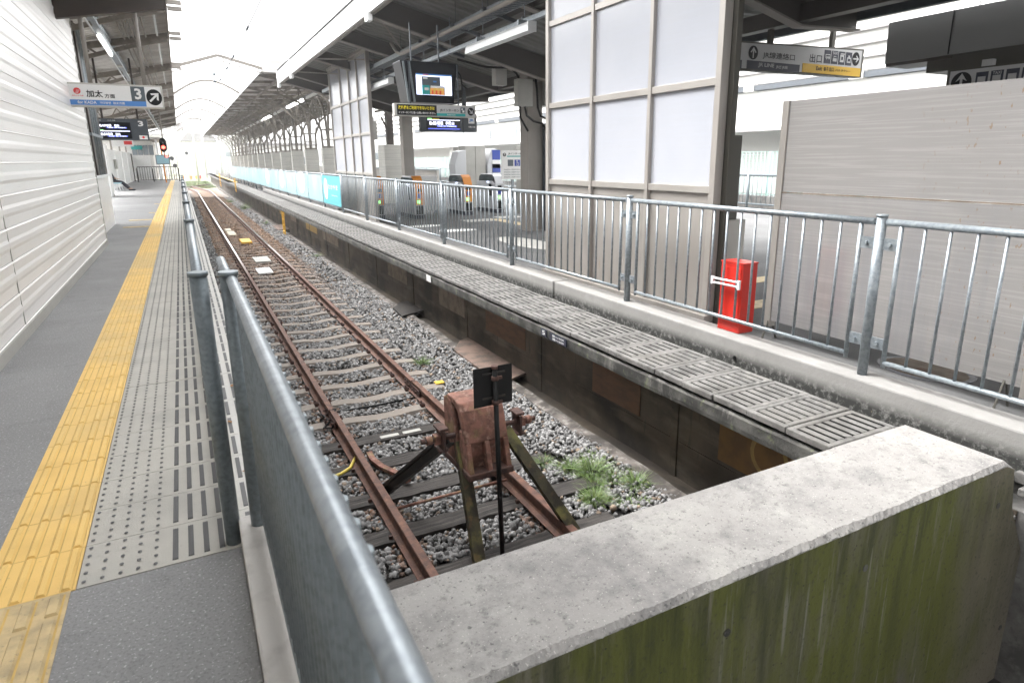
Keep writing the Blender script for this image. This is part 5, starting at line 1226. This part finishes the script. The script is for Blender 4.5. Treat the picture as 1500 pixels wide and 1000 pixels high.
# this one faces -X
B(8.9, 8.98, 2.5, 5.16, 2.20, 2.585).build('casing', 'frame_dark', t); B(8.895, 8.9, 2.5, 5.12, 2.22, 2.565).build('face', 'sign_grey', t)
b = MB().prism([(4.97+.125*math.cos(a*.2618), 2.42+.125*math.sin(a*.2618)) for a in range(24)], 'X', 8.891, 8.895).build('arrow_disc', 'ink', t)
MB().add([(8.889, 4.97, 2.53), (8.889, 4.90, 2.43), (8.889, 4.955, 2.46), (8.889, 4.955, 2.32), (8.889, 4.985, 2.32), (8.889, 4.985, 2.46), (8.889, 5.04, 2.43)], [(0, 1, 2), (0, 2, 5), (0, 5, 6), (2, 3, 4, 5)]).build('arrow', 'sign_grey', t)
for k in range(4):
    y1 = 4.80-.17*k; B(8.891, 8.895, y1-.14, y1, 2.38, 2.52).build('pictogram', 'navy', t)
    B(8.887, 8.891, y1-.115, y1-.025, 2.40, 2.465).build('pictogram_shape', 'sign_grey', t)
    if k == 1: text(t, 'TAXI', y1-.02, y1-.12, 2.475, 2.51, 8.889, 'sign_grey', face='-X')
text(t, '出口', 4.10, 3.86, 2.40, 2.51, 8.892, 'ink', face='-X')
B(8.88, 8.96, 4.63, 4.75, 2.585, 2.66).build('bracket', 'sign_grey', t)

# ---------------------------------------------------------------- ticket gates
def gate(x, y, label, col='orange', L_=1.5):
    t = T('ticket_gate', label, 'ticket gate', (x, y, FR), 'automatic ticket gates')
    w = .34; z0 = FR
    B(x+.02, x+w-.02, y+.02, y+L_-.02, z0, z0+.12).build('plinth', 'navy', t)
    MB().prism([(y, z0+.12), (y+L_, z0+.12), (y+L_, z0+1.02), (y+.25, z0+1.04), (y, z0+.95)], 'X', x, x+w).build('cabinet', 'gate_grey', t, bevel=.02)
    MB().prism([(y+.15, z0+1.04), (y+L_-.1, z0+1.02), (y+L_-.14, z0+1.20), (y+L_-.3, z0+1.24), (y+.30, z0+1.24), (y+.16, z0+1.16)], 'X', x+.04, x+w-.04).build('sensor_hood', 'glass_dark', t, bevel=.02)
    B(x+.03, x+w-.03, y+.28, y+L_-.28, z0+1.242, z0+1.262).build('hood_top', 'gate_grey', t, bevel=.01)
    MB().prism([(y-.012, z0+.42), (y-.002, z0+.42), (y-.002, z0+.94), (y+.14, z0+1.18), (y+.26, z0+1.25), (y+.26, z0+1.27), (y+.12, z0+1.20), (y-.012, z0+.96)], 'X', x+.03, x+w-.03).build('orange_front', col, t)
    B(x+.11, x+w-.11, y-.016, y-.012, z0+.62, z0+.76).build('reader', 'deep_blue', t); B(x+.10, x+w-.10, y-.016, y-.012, z0+.80, z0+.90).build('slot_panel', 'black', t); B(x+.09, x+w-.13, y-.016, y-.012, z0+.46, z0+.56).build('arrow_display', 'led_green', t); B(x+.06, x+w-.06, y-.014, y-.003, z0+.14, z0+.40).build('kick_panel', 'black', t)
    B(x-.03, x, y+.25, y+.42, z0+.55, z0+.95).build('flap', 'glass_dark', t, bevel=.01); B(x-.004, x, y+.5, y+1.35, z0+.25, z0+.9).build('side_panel', 'gate_grey', t, bevel=.003)
    B(x-.002, x+w+.002, y+.45, y+.65, z0+.98, z0+1.03).build('card_reader', 'lcd', t)
gate(6.05, 18.7, 'ticket gate with orange front standing left of the gate with the white side door')
gate(7.85, 19.2, 'middle ticket gate with orange front and white side')
gate(9.10, 19.5, 'rightmost ticket gate beside the ticket machines', col='gate_grey')
gate(5.0, 19.3, 'leftmost ticket gate seen through the fence bars', L_=.8)
t = T('gate_barrier', 'plain white low barrier board between two ticket gates', 'barrier', (7.0, 20.5, FR)); B(6.75, 7.5, 20.6, 20.66, FR+.1, 1.0).build('board', 'white', t); B(6.8, 6.86, 20.6, 20.66, FR, FR+.1).box(7.38, 7.44, 20.6, 20.66, FR, FR+.1).build('foot', 'galv', t)
# machines and notices behind
t = T('ticket_machine', 'grey ticket machine cabinets behind the rightmost gate', 'ticket machine', (9.6, 22.5, FR))
MB().prism([(8.75, FR), (9.15, FR), (9.15, 1.85), (8.85, 1.80), (8.70, 1.35)], 'Y', 22, 22.6).build('side_unit', 'gate_grey', t, bevel=.02)
B(9.15, 9.55, 22.1, 22.7, FR, 2.0).build('left_cabinet', 'box_grey', t, bevel=.01); B(9.56, 9.96, 22.1, 22.7, FR, 2.0).build('right_cabinet', 'box_grey', t, bevel=.01)
MB().prism([(10.0, FR), (10.6, FR), (10.6, 1.2), (10.35, 1.9), (10.15, 1.9), (9.98, 1.3)], 'Y', 22, 22.6).build('slanted_unit', 'gate_grey', t, bevel=.02)
for (z0, z1, m_) in ((1.5, 1.85, 'deep_blue'), (1.05, 1.35, 'deep_blue'), (1.2, 1.5, 'sign_white')): B(10.18, 10.5, 21.97, 21.99, z0, z1).build('poster', m_, t)
t = T('storage_cabinet', 'tall cream lockers behind the notice sheet', 'cabinet', (9.6, 19.5, FR))
for k in range(3): B(9.75+.40*k, 10.13+.40*k, 18.6, 19.2, FR, 1.95).build('locker', 'box_grey', t, bevel=.01)
B(9.74, 9.9, 18.58, 18.6, 1.75, 2.05).build('orange_top', 'orange', t); B(9.85, 10.05, 18.5, 18.52, .2, .75).build('blue_notice', 'blue', t)
t = T('notice_board', 'white notice sheet with teal line and wheelchair pictogram', 'notice', (8.6, 17, .9))
B(8.17, 8.94, 17.0, 17.03, .94, 1.76).build('sheet', 'sign_white', t); rectf(t, 8.34, 8.90, 1.58, 1.61, 16.995, 'teal', 'teal_line'); rectf(t, 8.36, 8.54, 1.32, 1.50, 16.995, 'ink_grey', 'pictogram'); rectf(t, 8.58, 8.76, 1.32, 1.50, 16.995, 'deep_blue', 'wheelchair_field')
disc(t, 8.66, 1.47, .018, 16.99, 'sign_white', 'wheelchair_head'); MB().tube([(8.67+.045*math.cos(a), 16.99, 1.38+.045*math.sin(a)) for a in [i*.5-2.6 for i in range(10)]], .006, 5).build('wheelchair_wheel', 'sign_white', t); rectf(t, 8.652, 8.665, 1.38, 1.45, 16.99, 'sign_white', 'wheelchair_body')
disc(t, 8.26, 1.64, .05, 16.995, 'ink', 'arrow_disc'); arrow(t, 8.26, 1.64, .05, 0, 16.993, 'sign_white'); text(t, 'JRインターホン', 8.38, 8.88, 1.63, 1.70, 16.995, 'ink')
for k in range(4): text(t, '改札機をご利用できないとき', 8.24, 8.88, 1.20-.07*k, 1.24-.07*k, 16.995, 'ink_grey')
B(8.5, 8.56, 17.03, 17.08, FR, 1.7).build('stand', 'galv', t)
# tiled plinth + box near second column
t = T('tiled_plinth', 'white tiled square plinth with steel bracket on top beside the beige column', 'plinth', (7.6, 26.5, FR))
B(7.35, 8.05, 26.2, 27.2, FR, 2.12).build('plinth', 'tile', t, bevel=.01)
B(7.6, 7.85, 26.5, 26.8, 2.12, 3.9).build('steel_stub', 'brown_steel', t); MB().bar((7.4, 26.6, 3.2), (7.7, 26.6, 2.6), .06, .06).bar((7.15, 26.6, 3.4), (7.6, 26.6, 3.5), .07, .07).build('brace', 'brown_steel', t)
t = T('junction_box', 'pale grey box hanging beside the far screen', 'junction box', (6.7, 26, 2.2)); B(6.65, 7.05, 26.0, 26.3, 2.3, 3.0).build('case', 'box_grey', t, bevel=.01)

# ================================================================== OLD ARCHED CANOPY (right, far)
oc = T('platform_canopy', 'old steel canopy on curved lattice columns over the far right platform', 'canopy', (6, 60, 4.6))
def oz(x): return 4.78+.06*(x-3.1) if x < 6.5 else 4.98-.06*(x-6.5)
vs = []; fs = []; y = 26.2
while y < 98:
    for (dy, dz) in ((0, 0), (.25, 0), (.3, .05), (.55, .05)):
        for x in (3.08, 6.5, 10.2): vs.append((x, y+dy, oz(x)+.08+dz))
    y += .6
for i in range(len(vs)//3-1):
    for k in (0, 1): fs.append((3*i+k, 3*i+k+1, 3*i+k+4, 3*i+k+3))
MB().add(vs, fs).build('roof_sheet', 'old_roof', oc)
B(3.05, 3.09, 26.2, 98, 4.70, 4.95).build('eave_gutter', 'white_metal', oc)
MB().box(3.05, 4.2, 26.15, 26.2, 4.62, 5.05).build('gable_plate', 'old_roof', oc)
y = 26.4
while y < 97: MB().prism([(3.1, oz(3.1)-.02), (6.5, oz(6.5)-.14), (10.2, oz(10.2)-.02), (10.2, oz(10.2)+.06), (6.5, oz(6.5)+.06), (3.1, oz(3.1)+.06)], 'Y', y-.05, y+.05).build('rafter', 'old_steel', oc); y += 2.45
for x in (3.9, 4.9, 5.8, 7.4, 8.6): B(x-.04, x+.04, 26.3, 97, oz(x)-.20, oz(x)-.10).build('purlin', 'old_steel', oc)
cy_ = 28.0
while cy_ < 100:
    B(6.15, 6.85, cy_-.17, cy_+.17, FR, 2.10).build('tiled_pier', 'tile', oc)
    b = MB()
    for s_ in (-1, 1):
        pts = [(6.5, cy_+s_*.14, 2.10), (6.5, cy_+s_*.17, 2.9), (6.5, cy_+s_*.40, 3.6), (6.5, cy_+s_*.95, 4.2), (6.5, cy_+s_*1.6, 4.55), (6.5, cy_+s_*2.4, 4.70)]
        for a_, c_ in zip(pts, pts[1:]): b.bar(a_, c_, .10, .09)
        ptx = [(6.5+s_*.28, cy_, 2.10), (6.5+s_*.30, cy_, 2.9), (6.5+s_*.6, cy_, 3.6), (6.5+s_*1.2, cy_, 4.15), (6.5+s_*2.1, cy_, 4.50), (6.5+s_*3.3, cy_, 4.70)]
        for a_, c_ in zip(ptx, ptx[1:]): b.bar(a_, c_, .09, .09)
        for k in range(1, 5):
            m_ = (Vector(ptx[k])+Vector(ptx[k+1]))/2 if k < 5 else None
            b.bar(ptx[k], (ptx[k+1][0], cy_, oz(ptx[k+1][0])-.1), .05, .05); b.bar(ptx[k+1], (ptx[k+1][0], cy_, oz(ptx[k+1][0])-.05), .05, .05)
    b.bar((6.22, cy_, 2.5), (6.78, cy_, 2.5), .06, .06).bar((6.22, cy_, 2.95), (6.78, cy_, 2.95), .06, .06).bar((6.5, cy_-.15, 2.15), (6.5, cy_+.15, 2.15), .6, .08)
    b.build('lattice_bracket', 'old_steel', oc)
    cy_ += 4.92
# arches between both canopies
for i, (y, bul) in enumerate(((26.3, .42), (36.3, .62), (47, .62), (56, .62), (68, .6), (80, .6))):
    t = T('roof_arch', ('nearest thin gabled steel tie spanning the open gap between both canopies', 'second thin arched tie between the canopies', 'third thin arched tie between the canopies', 'fourth thin arched tie between the canopies', 'fifth thin arched tie between the canopies', 'farthest thin arched tie between the canopies')[i], 'roof tie', (1.6, y, 4.6), 'thin steel ties spanning between the two canopies')
    pts = []
    for k in range(17):
        s_ = k/16; x = .16+(3.1-.16)*s_; z = 4.64+.1*s_+(bul*(1-abs(2*s_-1)) if i == 0 else bul*math.sin(math.pi*s_)); pts.append((x, y, z))
    b = MB()
    for a_, c_ in zip(pts, pts[1:]): b.bar(a_, c_, .10, .10)
    b.build('upper_chord', 'beam_light', t)
    b = MB()
    pts2 = [(x, y, z-.16) for x, _, z in pts]
    for a_, c_ in zip(pts2, pts2[1:]): b.bar(a_, c_, .05, .035)
    for k in range(1, 16, 2): b.bar(pts2[k], pts[k], .03, .03)
    b.build('lower_chord', 'beam_light', t)
# overhead wire
t = T('overhead_wire', 'thin overhead wire with dark insulators above the track', 'overhead wire', (1.9, 30, 4.4))
wp = [(1.97, 13, 4.90), (1.95, 16, 4.82), (1.90, 22, 4.68), (1.80, 30, 4.62), (1.75, 50, 4.55), (1.75, 100, 4.5)]
MB().tube(wp, .017, 6).build('wire', 'wire', t)
for (x, y, z) in ((1.93, 18.9, 4.76), (1.89, 23.3, 4.67), (1.86, 26, 4.64), (1.82, 29.5, 4.62), (1.79, 34, 4.61)): MB().tube([(x, y-.30, z), (x, y-.2, z)], .035, 8).tube([(x, y-.1, z), (x, y, z)], .035, 8).build('insulator', 'insul', t)
MB().tube([(1.55, 28, 4.9), (1.55, 28, 4.2)], .01, 5).tube([(1.55, 28, 4.7), (1.55, 28, 4.63)], .05, 8).tube([(1.55, 28, 4.45), (1.55, 28, 4.38)], .05, 8).build('drop_insulator', 'insul', t)
MB().tube([(2.45, 13, 5.1), (2.35, 22, 4.8), (2.2, 40, 4.7)], .010, 5).build('second_wire', 'wire', t)

# ================================================================== RIGHT BACKGROUND
bf = T('metal_fence', 'grey railing along the far side of the hall in front of the green net', 'fence', (17, 35, FR))
for i in range(17): MB().tube([(17, 13+3.0*i, FR), (17, 13+3.0*i, 1.0)], .05, 8).build('post', 'galv_dark', bf)
b = MB().tube([(17, 11, .95), (17, 62, .95)], .035, 8).tube([(17, 11, .0), (17, 62, .0)], .03, 6)
y = 11.2
while y < 60: b.tube([(17, y, 0), (17, y, .95)], .014, 4); y += .2
b.build('bars', 'galv_dark', bf)
gn = T('safety_net', 'pale green wire net behind the far railing', 'net', (17.8, 35, FR))
b = MB(); z = 0.0
while z < 1.75: b.box(17.8, 17.81, 11, 64, z, z+.012); z += .09
y = 11
while y < 64: b.box(17.8, 17.81, y, y+.012, 0, 1.7); y += .17
b.build('mesh', 'net', gn)
for i in range(14): B(17.8, 17.86, 12+3.9*i, 12.06+3.9*i, FR, 1.72).build('post', 'net', gn)
S('low_parapet', B(17.3, 17.5, 8, 66, FR, .25), 'slab')
# low brown fence behind far plinths
t = T('boundary_fence', 'low brown board fence behind the tiled piers of the far canopy', 'fence', (12.5, 60, FR)); B(12.4, 12.5, 34, 90, .2, .95).build('boards', 'panel_metal', t); B(12.36, 12.54, 34, 90, .95, 1.02).build('top_rail', 'galv', t)
for k in range(12): B(12.4, 12.5, 34.2+5*k, 34.35+5*k, FR, .95).build('post', 'galv', t)
# white viaduct-like building
bb = T('station_building', 'large white building with louvred wall and deep girder beyond the hall', 'building', (24, 30, 0))
B(24, 30, -10, 90, 2.85, 4.50).build('girder', 'house', bb); B(23.9, 24, -10, 90, 2.72, 2.86).build('girder_soffit', 'house_dark', bb)
b = MB(); z = 4.85
while z < 11: b.add([(24.1, -12, z), (24.1, 90, z), (24.28, 90, z+.45), (24.28, -12, z+.45)], [(0, 1, 2, 3)]); z += .50
b.build('louvres', 'house', bb)
b = MB(); z = 4.85
while z < 11: b.box(24.05, 24.3, -12, 90, z-.05, z); z += .5
b.build('louvre_shadow_gaps', 'house_dark', bb)
B(23.8, 24.2, -12, 90, 4.52, 4.74).build('track_rail', 'grey_paint', bb)
k = 6
while k < 80: B(23.75, 24.05, k, k+.6, 4.50, 4.84).build('rail_bracket', 'house', bb); k += 5.5
for y in (6, 17.8, 30, 45, 62): B(24.4, 25.4, y, y+1.0, FR-1, 2.85).build('pier', 'box_grey', bb)
B(27, 27.2, -10, 90, -1.4, 3).build('rear_wall', 'house', bb)
for y in (35, 38, 42, 47, 52, 58): B(23.93, 24.0, y, y+2.2, 3.3, 4.1).build('window', 'window', bb)
for y0 in (18.5, 21.5): B(26.9, 27, y0, y0+1.6, -.4, 2.4).build('door', 'banner_teal', bb)
MB().tube([(24.2, 19.4, 2.6), (24.2, 19.4, -1)], .14, 10).build('drain_pipe', 'white', bb)
# lattice tower
t = T('lattice_tower', 'white steel lattice tower standing before the louvred wall', 'tower', (20, 10.5, 0))
for y in (9.9, 11.1): B(20, 20.16, y-.08, y+.08, FR, 9).build('leg', 'white_metal', t)
k = 0
b = MB()
while k < 9: b.bar((20.08, 9.9, k), (20.08, 11.1, k+.8), .1, .1).bar((20.08, 9.9, k), (20.08, 11.1, k), .1, .1); k += 1.25
b.build('bracing', 'white_metal', t)

# ================================================================== FAR BACKGROUND
def house(x0, x1, y, z1, label, roof='house_dark', wins=3, gable=True, m='house'):
    t = T('house', label, 'house', ((x0+x1)/2, y, -1.475), 'pale houses beyond the station')
    B(x0, x1, y, y+9, -1.475, z1).build('wall', m, t)
    if gable: MB().prism([(x0-.4, z1), (x1+.4, z1), ((x0+x1)/2+2, z1+1.6), ((x0+x1)/2-2, z1+1.6)], 'Y', y-.5, y+9.5).build('roof', roof, t)
    else: B(x0-.3, x1+.3, y-.4, y+9.3, z1, z1+.35).build('roof', roof, t)
    w = (x1-x0)/max(wins, 1)
    for k in range(wins): B(x0+w*(k+.25), x0+w*(k+.7), y-.04, y, z1*.25, z1*.25+1.1).build('window', 'window', t)
house(8.5, 20, 112, 3.9, 'white low house with grey roof right of the far lattice columns', gable=False)
house(22, 36, 105, 6.5, 'white two storey house behind the brown board fence')
house(40, 60, 95, 7, 'broad pale house at the far right behind the railing', gable=False)
house(1, 7, 150, 5.5, 'pale house straight ahead at the end of the line', wins=0)
house(-9, -2, 165, 7, 'pale house far behind the red signal', gable=False)
house(-3, 1.5, 180, 9, 'tall pale block far down the line', wins=0)
house(9, 18, 170, 10, 'tall pale block behind the low white house', gable=False)
house(-30, -12, 130, 6, 'wide pale house left beyond the platform end')
for i, (x, y, h) in enumerate(((2.4, 118, 9), (-1.5, 128, 9), (4.2, 135, 10), (6.2, 122, 8), (-.4, 150, 10), (3.2, 160, 10))):
    t = T('utility_pole', ('pale utility pole left of the far canopy end', 'pale utility pole behind the far left platform', 'pale utility pole before the far house', 'pale utility pole nearest the right platform end', 'slim pale utility pole left of the far track', 'farthest pale utility pole before the tall block')[i], 'utility pole', (x, y, -1.475), 'utility poles far down the line')
    MB().tube([(x, y, -1.475), (x, y, h)], .16, 8, r2=.10).build('pole', 'box_grey', t); B(x-1.1, x+1.1, y-.06, y+.06, h-1, h-.85).build('crossarm', 'box_grey', t)
    for k in (-.9, -.3, .3, .9): MB().tube([(x+k, y, h-.85), (x+k, y, h-.65)], .06, 6).build('insulator', 'insul', t)
for i, (x, y, z) in enumerate(((-.8, 95, .9), (-.55, 95, 0), (1.2, 120, 1.8))):
    t = T('railway_signal', ('small dark shunting signal disc far down the line', 'lower small dark shunting signal disc far down the line', 'distant dark signal head')[i], 'signal', (x, y, z), 'small distant signals')
    MB().tube([(x, y, z+1.0), (x, y+.1, z+1.0)], .26, 12).build('disc', 'ink', t); MB().tube([(x, y+.15, -1.475), (x, y+.15, z+1.1)], .05, 6).build('post', 'box_grey', t)
for i, (x, y) in enumerate(((1.3, 112), (2.0, 113), (2.6, 114), (0.2, 110))):
    t = T('marker_board', ('small orange marker board among the far tracks', 'small yellow marker board among the far tracks', 'red and white marker board near the far platform', 'low orange marker board left of the others')[i], 'marker board', (x, y, -1.475))
    B(x-.12, x+.12, y, y+.05, -1.1, -.6).build('board', ('orange', 'leaf_yellow', 'emblem_red', 'orange')[i], t); B(x-.04, x+.04, y+.05, y+.1, -1.475, -.6).build('post', 'box_grey', t)
b = MB()
for xc in (-2.4, -3.5, -6, -7.1): b.bar((xc+2, 88, -1.35), (xc+1.0, 170, -1.35), .07, .15)
b.bar((-.8, 80, -1.33), (3.0, 92, -1.33), .07, .15)
b = b.build('far_tracks', 'rail'); tag(b, kind='structure')
vs = []; rr = random.Random(4); b = MB()
for i in range(2600):
    x = rr.uniform(-3.5, 3.4); y = rr.uniform(82, 112); h = rr.uniform(.08, .25); a = rr.uniform(0, 3.14); w = .05
    b.add([(x-w*math.cos(a), y-w*math.sin(a), -1.475), (x+w*math.cos(a), y+w*math.sin(a), -1.475), (x+rr.uniform(-.1, .1), y, -1.475+h)], [(0, 1, 2)])
o = b.build('far_grass', 'leafp'); tag(o, 'pale grass between the far tracks', 'grass', kind='stuff')

# ================================================================== GLARE (thin volume standing in for lens glare)
hz = MB().box(-60, 110, -12, 205, -3.0, 15.5)
hm = D.materials.new('glare_veil'); hm.use_nodes = True; hn = hm.node_tree; hn.nodes.clear()
ho = hn.nodes.new('ShaderNodeOutputMaterial'); pv = hn.nodes.new('ShaderNodeVolumePrincipled'); pv.inputs['Density'].default_value = .0013; pv.inputs['Color'].default_value = (.97, .98, 1, 1); pv.inputs['Anisotropy'].default_value = .3
hn.links.new(pv.outputs[0], ho.inputs['Volume'])
tag(hz.build('glare_veil', hm), 'thin bright veil standing in for lens glare in the far distance', kind='stuff')
